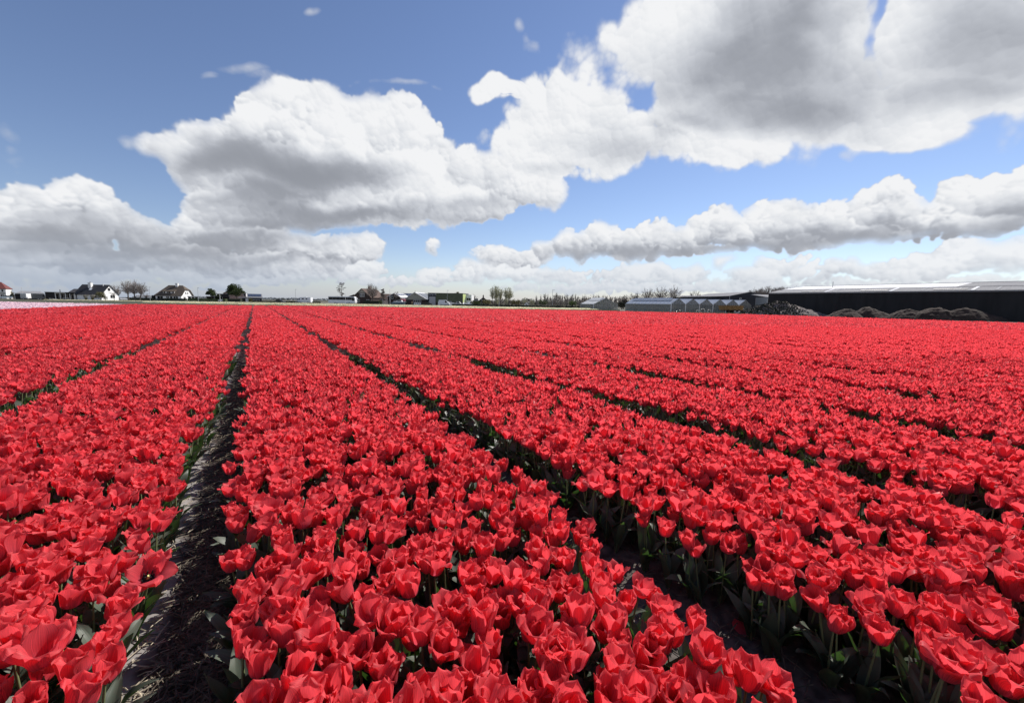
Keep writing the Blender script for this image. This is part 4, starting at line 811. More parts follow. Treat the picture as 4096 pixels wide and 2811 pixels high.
t = thing('house', 'small dark-gabled house with a chimney beyond the green works building', 'house', at(1912, 232), FA(1930))
gable_walls(0, 6.0, 0, 9, 2.2, 4.6, 'y').build('wall', M['dark_brick'], t); gable_roof(0, 6, 0, 9, 2.2, 4.6, 'y', .3, .2).build('roof', M['dark_tile'], t); window(t, 2.3, 0, 2.6, .7, .8); window(t, 3.7, 0, 2.6, .7, .8); window(t, 1.7, 0, .5, 1.6, 1.2, n=2); window(t, 4.4, 0, .5, 1.6, 1.2, n=2); chimney(t, 3, 2.5, 4, 5.6, .7, 'dark_brick', 1)
MB().box(-4, 0, 3, 8, 0, 2.2).build('side_wing', M['dark_brick'], t); MB().slab((-4.2, 2.8, 2.25), (0, 2.8, 2.25), (0, 5.5, 3.9), (-4.2, 5.5, 3.9), .15).build('wing_roof', M['dark_tile'], t)
shrub('dense green bush before the small dark-gabled house', at(1903, 166), (2.2, 1.8), 2.6, 26, 'evergreen', 600, .15); bare_tree('bare tree behind the small dark-gabled house', at(1897, 260), 7.0, .5, 74, 'twig', n=40)
hedge('long low black-green hedge from the works building to the greenhouse', at(1810, 160), at(2335, 126), 1.0, .8, 14)

# ------------------------------------------------------------------ budding trees, poplars, scrub
for i, (c, w, h, s, l) in enumerate(((1979, 146, 7.3, 81, 'multi-stemmed tree with pale budding crown nearest the works building'), (2000, 150, 6.9, 84, 'slim pale budding tree beside the white-footed lamp post'), (2032, 145, 6.9, 82, 'multi-stemmed pale budding tree nearest the poplar row'))):
    bare_tree(l, at(c, w), h, .47 if i != 1 else .3, s, 'twig_pale', stems=3 if i != 1 else 2, n=130 if i != 1 else 60, thin=.042, group='pale budding trees', fork=.36, r=.11)
t = lamp_post('lamp post with a white-painted foot below the pale budding trees', at(1996, 138), 4.6); lamp_post('tall thin lamp post standing before the poplars', at(2209, 140), 6.1)
r = random.Random(9)
places = 'nearest the pale budding trees|second from the pale budding trees|third from the pale budding trees|fourth from the pale budding trees|behind the white hut|just past the white hut|well past the white hut|before the first poplars|under the tallest poplar|beside the tall thin lamp post|past the tall thin lamp post|halfway from the lamp post to the greenhouse|close to the lone greenhouse|behind the lone greenhouse|past the lone greenhouse'.split('|')
for i in range(15):
    c = 1945 + i * 38 + r.uniform(-8, 8); w = r.uniform(205, 235)
    if i % 3 == 0: shrub('olive scrub bush ' + places[i], at(c, w), (2.6, 2.2), r.uniform(3.4, 4.4), 100 + i, 'leaf_olive' if i < 6 else 'leaf_green', 420, .22, group='scrub behind the cream flower rows')
    else: bare_tree('low brown leafless scrub tree ' + places[i], at(c, w), r.uniform(3.8, 5.2), .6, 100 + i, 'twig' if i > 5 else 'twig_pale', stems=2, n=44, thin=.065, r=.1, fork=.12, group='scrub behind the cream flower rows', name='scrub_tree')
treeline('undergrowth', 'dark tangled undergrowth below the poplar row', -18, 78, 250, 2.6, 4.8, (.095, .085, .065), 12000, .4, 4)
order = 'first second third fourth fifth sixth seventh eighth ninth tenth eleventh twelfth thirteenth fourteenth fifteenth sixteenth seventeenth eighteenth nineteenth twentieth twenty-first twenty-second twenty-third twenty-fourth twenty-fifth twenty-sixth twenty-seventh twenty-eighth twenty-ninth thirtieth thirty-first thirty-second thirty-third thirty-fourth thirty-fifth thirty-sixth thirty-seventh thirty-eighth thirty-ninth fortieth forty-first forty-second forty-third forty-fourth forty-fifth forty-sixth'.split()
pc = [2143, 2165, 2181, 2190, 2204] + [2216 + i * 8.6 for i in range(34)]
for i, c in enumerate(pc):
    h = (8.6 if i in (2, 3) else 7.6) * r.uniform(.86, 1.08); w = r.uniform(252, 268)
    bare_tree('thin leafless upright poplar, %s from the pale budding trees' % order[i], at(c + r.uniform(-2, 2), w), h, .20, 200 + i, 'twig', n=22, thin=.075, r=.14, fork=.22, group='row of leafless poplars', name='poplar_tree')
t = thing('hut', 'small white gabled hut in the scrub', 'hut', at(2098, 215), AX); gable_walls(0, 2.2, 0, 3, 1.0, 2.1, 'y').build('wall', M['white'], t); gable_roof(0, 2.2, 0, 3, 1.0, 2.1, 'y', .12, .06).build('roof', M['slate'], t); MB().box(.7, 1.5, -.05, 0, 0, 1.2).build('door', M['beige'], t)
t = thing('crate', 'small yellow tarpaulin-covered heap by the lone greenhouse', 'heap', at(2307, 121), AX); MB().prism([(-.6, 0), (.6, 0), (.35, .38), (-.1, .5), (-.4, .3)], -.3, .3, 'y').build('cover', M['yellow'], t)
t.name = 'covered_heap'

# ------------------------------------------------------------------ greenhouses
def grid_panes(t, bars, P, ex, ez, nx, nz, matname, roof=False, top=None, bar=.045):
    """panes between glazing bars on the parallelogram P + a*ex + b*ez; top(a): height cut-off (0..1) for gables"""
    P, ex, ez = Vector(P), Vector(ex), Vector(ez); nrm = ex.cross(ez).normalized(); g = .012
    share = {}
    for i in range(nx):
        for j in range(nz):
            a0, a1, b0, b1 = i / nx, (i + 1) / nx, j / nz, (j + 1) / nz
            if top:
                l, r_ = top(a0), top(a1)
                if b0 >= max(l, r_) - .02: continue
                pts = [(a0, b0), (a1, b0), (a1, max(b0, min(b1, r_))), (a0, max(b0, min(b1, l)))]
                q = [P + ex * a + ez * b for a, b in pts]; m = MB(); m.face(*q); m.build('pane', M[matname], t)
            else:
                k = (round(ex.length / nx, 3), round(ez.length / nz, 3))
                if k not in share:
                    m = MB(); a = ex / nx; b = ez / nz; m.face((0, 0, 0), a, a + b, b); share[k] = m.mesh('pane', M[matname])
                put('pane', share[k], t, P + ex * a0 + ez * b0)
    for i in range(nx + 1):
        h = top(i / nx) if top else 1
        if h > .02: bars.tube(P + ex * (i / nx) + nrm * g, P + ex * (i / nx) + ez * h + nrm * g, bar * .5, n=4)
    for j in range(nz + 1):
        if top and j:
            xs = [a / 40 for a in range(41) if top(a / 40) >= j / nz]
            if xs: bars.tube(P + ex * xs[0] + ez * (j / nz) + nrm * g, P + ex * xs[-1] + ez * (j / nz) + nrm * g, bar * .5, n=4)
        elif not top or j == 0: bars.tube(P + ez * (j / nz) + nrm * g, P + ex + ez * (j / nz) + nrm * g, bar * .5, n=4)
def glasshouse(name, label, loc, rz, bays, bw, L, eave, ridge, roof_n, side_n, parts_all=True):
    """bays side by side along local x, ridges running along local y (away)"""
    t = thing(name, label, 'greenhouse', loc, rz); fr = MB(); rf = MB(); post = MB()
    for b in range(bays):
        x = b * bw; c = x + bw / 2
        top = lambda a: (eave + (ridge - eave) * (1 - abs(2 * a - 1))) / ridge
        grid_panes(t, fr, (x, 0, 0), (bw, 0, 0), (0, 0, ridge), 6, 3, 'pane', top=top)
        grid_panes(t, rf, (x, 0, eave), (0, L, 0), (bw / 2, 0, ridge - eave), roof_n if b == 0 else 6, 2 if b == 0 else 1, 'roof_pane', bar=.05)
        grid_panes(t, rf, (c, 0, ridge), (0, L, 0), (bw / 2, 0, eave - ridge), 4, 1, 'roof_pane', bar=.05)
        MB().slab((x + bw * .30, L * .1, eave + (ridge - eave) * .6 + .06), (x + bw * .30, L * .92, eave + (ridge - eave) * .6 + .06), (c - .05, L * .92, ridge + .14), (c - .05, L * .1, ridge + .14), .04).build('vent_flap', M['roof_pane'], t) if b == 0 else None
        for p0, p1 in (((x, -.03, eave), (c, -.03, ridge)), ((c, -.03, ridge), (x + bw, -.03, eave))): fr.tube(p0, p1, .06, n=4)
        MB().box(x - .07, x + .07, -.12, .02, 0, eave + .05).build('post', M['white'], t)
        MB().box(x - .06, x + .06, .03, L, eave - .05, eave + .05).build('gutter', M['silver'], t)
    grid_panes(t, fr, (0, L, 0), (0, -L, 0), (0, 0, eave), side_n, 2, 'pane')
    grid_panes(t, fr, (bays * bw, 0, 0), (0, L, 0), (0, 0, eave), 8, 1, 'pane')
    MB().box(.1, bays * bw - .1, L - .05, L, 0, eave).prism([(.2, eave), (bays * bw - .2, eave), (bays * bw - .2, eave + .2), (.2, eave + .2)], L - .05, L, 'y').build('end_wall', M['offwhite'], t)
    fr.build('glazing_bar', M['silver'], t)['kind'] = 'stuff'; rf.build('roof_bar', M['silver'], t)['kind'] = 'stuff'
    fl = MB(); rr = random.Random(8)
    for i in range(40):
        x = rr.uniform(.4, bays * bw - .8); y = rr.uniform(1, L - 1); h = rr.uniform(.3, 1.1); fl.box(x, x + rr.uniform(.3, 1.4), y, y + rr.uniform(.2, .8), 0, h)
    fl.build('bench', M['beige'], t)
    return t
gz = AX + R(16)
glasshouse('greenhouse', 'lone gabled greenhouse with a blue-grey glass roof', at(2374, 117), gz, 1, 7.9, 9.0, 1.55, 3.35, 7, 8)
glasshouse('greenhouse', 'long greenhouse block of six glass gables in a row', at(2684, 88), gz + R(4), 6, 3.95, 16.5, 1.75, 3.05, 13, 22)
# clutter before the gables
def heap(name, label, loc, a, b, h, seed, m, cat='heap', n=26, rough=.2, rz=0, peak=(0, 0)):
    r = random.Random(seed); o = MB(); ph = [(r.uniform(0, 6.28), r.uniform(1.5, 5) / a, r.uniform(1.5, 5) / a, r.uniform(.4, 1)) for _ in range(9)]
    from mathutils import noise as mn
    for j in range(n + 1):
        for i in range(2 * n + 1):
            x = (i / n - 1); y = (2 * j / n - 1); d = math.hypot(x - peak[0] * (1 - abs(x)), y)
            base = max(0, 1 - d) ** .85 * 1.0 if d > .25 else (.75 ** .85 + (.25 - d) * .45)
            z = h * base
            if z > 0: 
                q = Vector((x * a, y * b, seed)); z *= 1 + rough * 1.2 * mn.noise(q * .35) ; z += rough * h * .35 * mn.noise(q * 1.3) * min(1, z / h * 4) + rough * .5 * mn.noise(q * 3.1) * min(1, z / h * 4)
            o.v.append((x * a, y * b, max(z, -.05) if d < 1 else -.06))
    W_ = 2 * n + 1
    for j in range(n):
        for i in range(2 * n): o.f.append((j * W_ + i, j * W_ + i + 1, (j + 1) * W_ + i + 1, (j + 1) * W_ + i))
    o = o.build(name, m, None, loc, rz); tag(o, label, cat); return o
m_peat = mat('dark_damp_soil', (.040, .026, .020), .98, .45, 1.4, col2=(.064, .042, .033), bump=.8, detail=9)
m_clay = mat('heap_of_pale_soil', (.19, .155, .14), .98, .4, .9, col2=(.27, .225, .205), bump=.8, detail=9)
heap('soil_heap', 'large soil heap, weedy dark on one slope and bare pale earth on the other', at(3140, 74), 8.1, 4.5, 2.75, 5, m_clay, rough=.3, rz=AX, peak=(-.3, 0), n=34)
r = random.Random(4); m = MB(); bpy.context.view_layer.update()
hp = bpy.data.objects['soil_heap']
for i in range(3000):
    x = r.uniform(-8, 1.5) if r.random() < .85 else r.uniform(1, 8); y = r.uniform(-4.4, 3); 
    if x > -1.2 and r.random() < (x + 1.2) / 3.5 and y > -3.9: continue
    ok, p, nr, fi = hp.ray_cast(Vector((x, y, 10)), Vector((0, 0, -1)))
    if not ok or p.z < .02: continue
    p = hp.matrix_world @ p
    for k in range(2):
        a = r.uniform(0, 6.28); l = r.uniform(.10, .26); d = Vector((cos(a) * .16, sin(a) * .16, l)); s = Vector((-sin(a), cos(a), 0)) * .07; m.face(p - s, p + s, p + d)
weeds = m.build('weeds', M['hedge']); tag(weeds, 'dark weeds growing over the shaded slope of the large soil heap', None, None, 'stuff')
for i, (c, w, a, b, h, l) in enumerate(((3385, 64, 2.6, 2.4, 1.62, 'dark soil heap nearest the large pale heap'), (3483, 63, 3.0, 2.4, 1.95, 'dark peaked soil heap second from the large pale heap'), (3638, 60.5, 3.0, 2.4, 1.75, 'low rounded dark soil heap in the middle before the black warehouse'), (3745, 58.5, 3.6, 2.4, 1.95, 'broad dark soil heap with a ragged crest before the black warehouse'), (3880, 56.5, 4.0, 2.2, 1.85, 'dark soil heap trailing off at the far end of the black wall'))):
    heap('soil_heap', l, at(c, w), a, b, h, 20 + i, m_peat, n=22, rough=.20, rz=AX - R(30), peak=(r.uniform(-.2, .2), 0))['group'] = 'dark soil heaps before the black warehouse'
for i in range(6): 
    heap('rubble_lump', ['pale rubble lump closest to the ochre trailer', 'flat pale rubble lump by the ochre trailer wheel', 'broken pale lump between the trailer and the large heap', 'small pale lump at the toe of the large soil heap', 'rounded pale lump before the large soil heap', 'last pale lump against the weedy slope'][i], at(2948 + i * 6.5, 81 - i * .5), .5, .45, .42 + .1 * (i % 3), 60 + i, M['offwhite'], 'rubble', 7, .5, i)['group'] = 'pale rubble beside the ochre trailer'
t = thing('tipping_trailer', 'old ochre farm tipping trailer before the greenhouse gables', 'trailer', at(2924, 82), AX + R(6))
MB().prism([(-1.9, .75), (1.9, .75), (2.05, 1.62), (-2.05, 1.62)], -1.0, 1.0, 'y').build('tipping_body', M['rust'], t); MB().box(-2.08, 2.08, -1.06, -1.0, 1.5, 1.64).build('top_rail', M['rust'], t)
for x in (-1.2, -.4, .4, 1.2): MB().box(x, x + .1, -1.06, -1.0, .78, 1.49).build('rib', M['rust'], t)
MB().box(-1.9, 2.6, -.4, .4, .55, .72).build('chassis', M['tyre'], t); MB().tube((2.0, -.5, 1.5), (3.1, -.2, .5), .05, n=6).build('brace', M['offwhite'], t)
for x in (.2, 1.1):
    for y in (-.95, .95): wheel(t, x, y, .42, .28)
heap('tarpaulin', 'crumpled black plastic sheeting before the nearest greenhouse gables', at(2716, 85.5), 1.7, .7, .62, 71, M['tarp'], 'sheeting', 12, .6, AX)
def hose_coil(label, loc, rz, R_, seed):
    r = random.Random(seed); m = MB(); pts = [Vector((cos(a * .42) * R_ * (1 + .1 * sin(a)), .12 * sin(a * 1.7), R_ + sin(a * .42) * R_ * .9)) for a in range(46)]
    for a, b in zip(pts, pts[1:]): m.tube(a, b, .055, n=5, cap=False)
    o = m.build('hose_coil', M['hose'], None, loc, rz, True); tag(o, label, 'hose', 'pale hose coils leaning on the greenhouse'); return o
hose_coil('large pale hose coil leaning on the third glass gable', at(2812, 85), AX, .46, 1); hose_coil('smaller pale hose coil beside the white greenhouse post', at(2838, 85), AX, .38, 2); hose_coil('pale hose coil lying near the black sheeting', at(2792, 85), AX, .3, 3)
r = random.Random(14); m = MB()
for i in range(9000):
    f = r.random(); c = 2335 + f * 640; w = 62 + r.random() * 22 if c > 2480 else 78 + r.random() * 32
    p = at(c, w); 
    if p.x < 59.3 and p.y < 30: continue
    l = r.uniform(.08, .42); a = r.uniform(0, 6.28); s = Vector((cos(a), sin(a), 0)) * .03; m.face(p - s, p + s, p + Vector((r.gauss(0, .08), r.gauss(0, .08), l)))
tag(m.build('dry_grass', mat('dry_straw_coloured_grass', (.26, .225, .15), .95, .3, 1)), 'tufts of dry grass between the red tulips and the greenhouses', None, None, 'stuff')
r = random.Random(15)
# big bare trees behind the greenhouses
for c, w, h, wd, s, l in ((2500, 150, 5.2, .6, 1, 'low bare tree in the gap between the two greenhouses'), (2538, 146, 6.2, .7, 2, 'bare tree behind the far corner of the long greenhouse'), (2588, 132, 7.1, .75, 3, 'broad bare tree behind the long greenhouse, nearest the gap'), (2640, 130, 7.6, .8, 4, 'tallest bare tree behind the middle of the long greenhouse'), (2694, 128, 7.5, .8, 5, 'broad open bare tree behind the first glass gable'), (2772, 126, 6.2, .8, 6, 'rounded bare tree between the glass gables and the dark barn')):
    bare_tree(l, at(c, w), h, wd * .8, 300 + s, 'twig_dark' if s in (1, 2) else 'twig', n=95, thin=.038, r=.2, fork=.22, group='bare trees behind the greenhouses', stems=1 if s > 2 else 2)
shrub('dark scrub bush in the gap between the greenhouses', at(2488, 128), (1.8, 1.5), 2.8, 33, 'hedge', 400, .16)
# dark barn, silver lean-to
t = thing('barn', 'dark blue-grey barn with a broad low gable behind the greenhouses', 'barn', at(2916, 112), AX - R(0))
gw = 10.4; MB().prism([(0, 0), (gw, 0), (gw, 4.3), (gw * .53, 5.45), (0, 4.3)], 0, 24, 'y').build('wall', M['navy'], t)
MB().box(-9, -.01, 6, 22, 0, 4.1).build('side_wing', M['navy'], t); MB().slab((-9.3, 5.7, 4.15), (-.02, 5.7, 4.4), (-.02, 22, 5.0), (-9.3, 22, 4.6), .12).build('wing_roof', M['slate'], t)
MB().slab((-.3, 24, 4.4), (-.3, -.25, 4.4), (gw * .53, -.25, 5.62), (gw * .53, 24, 5.62), .12).slab((gw + .3, -.25, 4.4), (gw + .3, 24, 4.4), (gw * .53 + .004, 24, 5.62), (gw * .53 + .004, -.25, 5.62), .12).build('roof', M['slate'], t); window(t, 3.0, 0, 3.4, .5, .5); MB().box(-.12, 0, -.12, 0, 0, 4.3).build('downpipe', M['silver'], t)
t = thing('shed', 'small galvanised lean-to between the dark barn and the black warehouse', 'shed', at(3066, 104), AX)
MB().box(0, 3.6, 0, 5, 0, 4.0).build('wall', M['silver'], t); MB().slab((-.2, -.2, 4.05), (4.6, -.2, 4.05), (4.6, 5.2, 4.8), (-1.2, 5.2, 4.8), .1).build('roof', M['slate'], t); door(t, 1.6, 0, 0, 1, 2.1, m='grey_door')
for i, c in enumerate((3012, 3038, 3066, 3098, 3128, 3160, 3190)):
    bare_tree(['first', 'second', 'third', 'fourth', 'fifth', 'sixth', 'last'][i] + ' round bare tree behind the warehouse, counted from the dark barn', at(c, 138 + 3 * (i % 2)), 8.5 - .35 * abs(i - 3) + r.uniform(-.2, .2), .5, 320 + i, 'twig', n=110, thin=.06, r=.2, fork=.4, group='bare trees behind the black warehouse')
# black warehouse (long wall runs with the tulip rows)
t = thing('warehouse', 'long black warehouse with grey and white sheet roof', 'warehouse', (88, 0, 0), 0)
Y0, Y1 = -24, 41.2
MB().box(.03, 22, Y0, Y1 - .02, 0, 4.1).build('wall', M['black_wall'], t)
for i in range(22):
    y = Y0 + i * (Y1 - Y0) / 22; MB().box(0, .029, y + .004, y + (Y1 - Y0) / 22 - .004, .02, 4.1).build('wall_panel', M['black_wall'], t)
MB().box(-.16, .0, Y0, Y1 + .1, 4.101, 4.24).build('gutter', M['slate'], t)
n_ = 34
for i in range(n_):
    y = Y0 + i * (Y1 - Y0) / n_; y2 = y + (Y1 - Y0) / n_ - .01
    MB().slab((-.1, y, 4.26), (4.2, y, 4.95), (4.2, y2, 4.95), (-.1, y2, 4.26), -.06).build('roof_sheet', M['grey_sheet'], t)
    if i % 2 == 0: MB().slab((.5, y + .75, 4.428), (3.9, y + .75, 4.972), (3.9, y + 1.05, 4.972), (.5, y + 1.05, 4.428), -.02).build('rooflight_strip', M['clear_sheet'], t)
    lo = Y0 + i * (Y1 - .4 - Y0) / n_; hi = lo + (Y1 - .4 - Y0) / n_ - .01
    MB().slab((4.3, lo, 5.0), (15, lo, 6.05), (15, hi, 6.05), (4.3, hi, 5.0), -.08).build('upper_roof_sheet', M['white_sheet'] if lo > 15.2 else (M['grey_sheet'] if i % 3 else M['slate']), t)
MB().box(4.2, 22, Y0, Y1 - .3, 4.0, 4.9).build('upper_wall', M['slate'], t); MB().box(14.95, 15.1, Y0, Y1 - .3, 6.02, 6.2).build('ridge_cap', M['grey_sheet'], t)
for y in (3.5, 13.5, 22.5, 31.5): 
    MB().slab((.1, y, 4.36), (4.1, y, 5.0), (4.1, y + .35, 5.0), (.1, y + .35, 4.36), -.04).build('white_flashing', M['white_sheet'], t); MB().slab((1.1, y + .8, 4.56), (1.5, y + .8, 4.62), (1.5, y + 4.4, 4.62), (1.1, y + 4.4, 4.56), -.05).build('roof_slot', M['car_grey'], t)
MB().tube((10, 34, 5.4), (10, 34, 6.7), .06, n=6).build('flue', M['silver'], t)

# ------------------------------------------------------------------ tulips
def attr_mat(name, ramp, transl, fac, rough, spec, streak, streak_amp, tint_lo, tint_hi, sheen=0):
    m = bpy.data.materials.new(name); m.use_nodes = True; nt = m.node_tree; N = nt.nodes.new; L = nt.links.new; b = nt.nodes['Principled BSDF']
    al = N('ShaderNodeAttribute'); al.attribute_name = 'along'; ti = N('ShaderNodeAttribute'); ti.attribute_name = 'tint'; ac = N('ShaderNodeAttribute'); ac.attribute_name = 'across'
    rp = N('ShaderNodeValToRGB'); e = rp.color_ramp.elements; e[0].position, e[0].color = ramp[0][0], ramp[0][1] + (1,); e[1].position, e[1].color = ramp[-1][0], ramp[-1][1] + (1,)
    for p, c in ramp[1:-1]: k = e.new(p); k.color = c + (1,)
    L(al.outputs['Fac'], rp.inputs[0])
    cb = N('ShaderNodeCombineXYZ'); sx = N('ShaderNodeMath'); sx.operation = 'MULTIPLY'; sx.inputs[1].default_value = streak; L(ac.outputs['Fac'], sx.inputs[0]); sz = N('ShaderNodeMath'); sz.operation = 'MULTIPLY'; sz.inputs[1].default_value = 40; L(ti.outputs['Fac'], sz.inputs[0]); sy = N('ShaderNodeMath'); sy.operation = 'MULTIPLY'; sy.inputs[1].default_value = 1.6; L(al.outputs['Fac'], sy.inputs[0])
    L(sx.outputs[0], cb.inputs[0]); L(sy.outputs[0], cb.inputs[1]); L(sz.outputs[0], cb.inputs[2])
    nz = N('ShaderNodeTexNoise'); nz.inputs['Scale'].default_value = 1; nz.inputs['Detail'].default_value = 3; L(cb.outputs[0], nz.inputs['Vector'])
    mr = N('ShaderNodeMapRange'); mr.inputs[1].default_value = .25; mr.inputs[2].default_value = .75; mr.inputs[3].default_value = 1 - streak_amp; mr.inputs[4].default_value = 1 + streak_amp; L(nz.outputs[0], mr.inputs[0])
    tr_ = N('ShaderNodeMapRange'); tr_.inputs[3].default_value = tint_lo; tr_.inputs[4].default_value = tint_hi; L(ti.outputs['Fac'], tr_.inputs[0])
    mu = N('ShaderNodeMath'); mu.operation = 'MULTIPLY'; L(mr.outputs[0], mu.inputs[0]); L(tr_.outputs[0], mu.inputs[1])
    vm = N('ShaderNodeVectorMath'); vm.operation = 'SCALE'; L(rp.outputs[0], vm.inputs[0]); L(mu.outputs[0], vm.inputs['Scale']); L(vm.outputs[0], b.inputs['Base Color'])
    b.inputs['Roughness'].default_value = rough; b.inputs['Specular IOR Level'].default_value = spec
    if sheen: b.inputs['Sheen Weight'].default_value = sheen; b.inputs['Sheen Roughness'].default_value = .4; b.inputs['Sheen Tint'].default_value = (1, .75, .8, 1)
    bp = N('ShaderNodeBump'); bp.inputs['Strength'].default_value = .25; bp.inputs['Distance'].default_value = .002; L(nz.outputs[0], bp.inputs['Height']); L(bp.outputs[0], b.inputs['Normal'])
    t = N('ShaderNodeBsdfTranslucent'); vt = N('ShaderNodeVectorMath'); vt.operation = 'MULTIPLY'; L(vm.outputs[0], vt.inputs[0]); vt.inputs[1].default_value = transl; L(vt.outputs[0], t.inputs[0])
    mx = N('ShaderNodeMixShader'); mx.inputs[0].default_value = fac; L(b.outputs[0], mx.inputs[1]); L(t.outputs[0], mx.inputs[2]); L(mx.outputs[0], nt.nodes['Material Output'].inputs[0]); return m
PETAL = attr_mat('red_tulip_petal', [(0, (.50, .13, .19)), (.16, (.68, .11, .17)), (.45, (.82, .096, .126)), (1, (.84, .098, .110))], (1.1, .92, .92), .54, .48, .2, 20, .30, .78, 1.10, .06)
PINKP = attr_mat('pale_pink_tulip_petal', [(0, (.92, .70, .76)), (1, (.97, .77, .83))], (1, .95, .95), .45, .5, .3, 10, .08, .85, 1.05)
CREAM = attr_mat('cream_tulip_petal', [(0, (.80, .76, .58)), (1, (.92, .88, .70))], (1, 1, .85), .45, .5, .3, 10, .08, .85, 1.05)
LEAF = attr_mat('grey_green_tulip_leaf', [(0, (.062, .082, .05)), (.5, (.075, .096, .068)), (1, (.105, .125, .095))], (.9, 1.7, .35), .2, .5, .4, 9, .12, .75, 1.15)
STEM = attr_mat('tulip_stem', [(0, (.13, .17, .08)), (1, (.17, .19, .09))], (1, 1, 1), .0, .5, .3, 3, .05, .85, 1.1)

def petal_grid(p, nu, nv):
    """points and (along, across) of one petal about the z axis of its flower, pointing away along +x"""
    vs = np.linspace(0, 1, nv) ** .9; L_ = p['L']
    ss = np.linspace(0, 1, 41)
    rise = np.clip(ss / .40, 0, 1); rise = rise * rise * (3 - 2 * rise)
    phi = np.radians(16 + 72 * rise - (p['open']) * np.clip((ss - .26) / .5, 0, 1) - p['flick'] * np.clip((ss - .82) / .18, 0, 1))
    r = p['r0'] + np.concatenate([[0], np.cumsum((np.cos(phi[1:]) + np.cos(phi[:-1])) / 2 * L_ / 40)]); z = np.concatenate([[0], np.cumsum((np.sin(phi[1:]) + np.sin(phi[:-1])) / 2 * L_ / 40)])
    wt = np.interp(ss, [0, .12, .3, .5, .66, .8, .9, .96, 1], [.18, .42, .76, .97, 1.0, .82, .54, .30, .03]) * p['W']
    pts = []; al = []; ac = []
    for v in vs:
        rr = np.interp(v, ss, r); zz = np.interp(v, ss, z); w = np.interp(v, ss, wt); ph = np.interp(v, ss, phi)
        for u in np.linspace(-1, 1, nu):
            rc = max(rr, .012) * (1.0 + 1.1 * v); th = u * w / rc
            x = rr - rc * (1 - cos(th)); y = rc * sin(th)
            off = p['wave'] * sin(v * p['wf'] + p['wp'] + u * 2.0) * u * u * min(1, v * 1.6) - .0020 * (1 - u * u) * v
            off += p['curl'] * u * u * v * v
            x += off * sin(ph); zq = zz - off * cos(ph) - .006 * u * u * (1 if v > .85 else 0) * p.get('tip', 1)
            y += p['twist'] * v * v * .012
            pts.append((x, y, zq)); al.append(v); ac.append(u)
    fc = []
    for j in range(nv - 1):
        for i in range(nu - 1):
            a = j * nu + i; fc += [(a, a + 1, a + nu + 1), (a, a + nu + 1, a + nu)]
    return np.array(pts, np.float32), np.array(al, np.float32), np.array(ac, np.float32), np.array(fc, np.int32)
def leaf_grid(p, nu, nv):
    pts = []; al = []; ac = []; x = .004; z = 0.0; last = 0
    for v in np.linspace(0, 1, nv):
        ph = R(p['e0'] + (p['e1'] - p['e0']) * v ** 1.3); ds = (v - last) * p['L']; x += cos(ph) * ds; z += sin(ph) * ds; last = v
        w = p['W'] * np.interp(v, [0, .15, .4, .65, .85, 1], [.35, .62, 1.0, .88, .5, .04])
        for u in np.linspace(-1, 1, nu):
            fold = p['fold'] * abs(u) * w * (1 - .5 * v); wv = p['wave'] * sin(v * 9 + p['wp'] + u) * abs(u)
            pts.append((x - sin(ph) * (fold + wv), u * w + p['bend'] * v * v, z + cos(ph) * (fold + wv))); al.append(v); ac.append(u)
    fc = []
    for j in range(nv - 1):
        for i in range(nu - 1):
            a = j * nu + i; fc += [(a, a + 1, a + nu + 1), (a, a + nu + 1, a + nu)]
    return np.array(pts, np.float32), np.array(al, np.float32), np.array(ac, np.float32), np.array(fc, np.int32)
def rz_(P, a): c, s = cos(a), sin(a); return P @ np.array([[c, s, 0], [-s, c, 0], [0, 0, 1]], np.float32)
def rx_(P, a): c, s = cos(a), sin(a); return P @ np.array([[1, 0, 0], [0, c, s], [0, -s, c]], np.float32)

prnd = random.Random(21); STEM_H = .285
def make_kind(i, wide=False):
    o = [2, 9, 16, 20, 6, 24, 11, 30, 17, -2, 22, 8, 14, 34][i % 14] if not wide else 74
    k = dict(petals=[], leaves=[], open=o, head_tilt=prnd.uniform(2, 16), head_dir=prnd.uniform(0, 6.28), bend=(prnd.uniform(-.018, .018), prnd.uniform(-.018, .018)))
    for q in range(6):
        inner = q >= 3
        k['petals'].append((dict(L=(.102 if not inner else .102) * prnd.uniform(.94, 1.06), W=(.0345 if not inner else .0325) * prnd.uniform(.92, 1.1), r0=.006 if not inner else .003, open=o * (1.1 if not inner else .62) + prnd.gauss(0, 8), flick=prnd.uniform(-5, 55) if not inner else prnd.uniform(-20, 40), wave=prnd.uniform(.003, .009), wf=prnd.uniform(2.5, 5.5), wp=prnd.uniform(0, 6.28), curl=prnd.uniform(-.006, .010), twist=prnd.uniform(-1, 1)), 2.094 * q + (1.047 if inner else 0) + prnd.gauss(0, .1), prnd.random()))
    n = 3 if i % 3 else 4
    for q in range(n):
        k['leaves'].append((dict(L=(.25 - .03 * q) * prnd.uniform(.85, 1.15), W=(.034 - .005 * q) * prnd.uniform(.85, 1.15), e0=prnd.uniform(70, 87), e1=prnd.uniform(14, 72), fold=prnd.uniform(.2, .7), wave=prnd.uniform(.002, .007), wp=prnd.uniform(0, 6.28), bend=prnd.uniform(-.03, .03)), 6.283 * q / n + prnd.gauss(0, .4), .01 + .022 * q, prnd.random()))
    return k
KINDS = [make_kind(i) for i in range(14)]; OPEN_KIND = make_kind(13, True)
def head_place(k, P):
    P = rz_(rx_(rz_(P, -k['head_dir']), R(k['head_tilt'])), k['head_dir']); return P + np.array([k['bend'][0], k['bend'][1], STEM_H], np.float32)
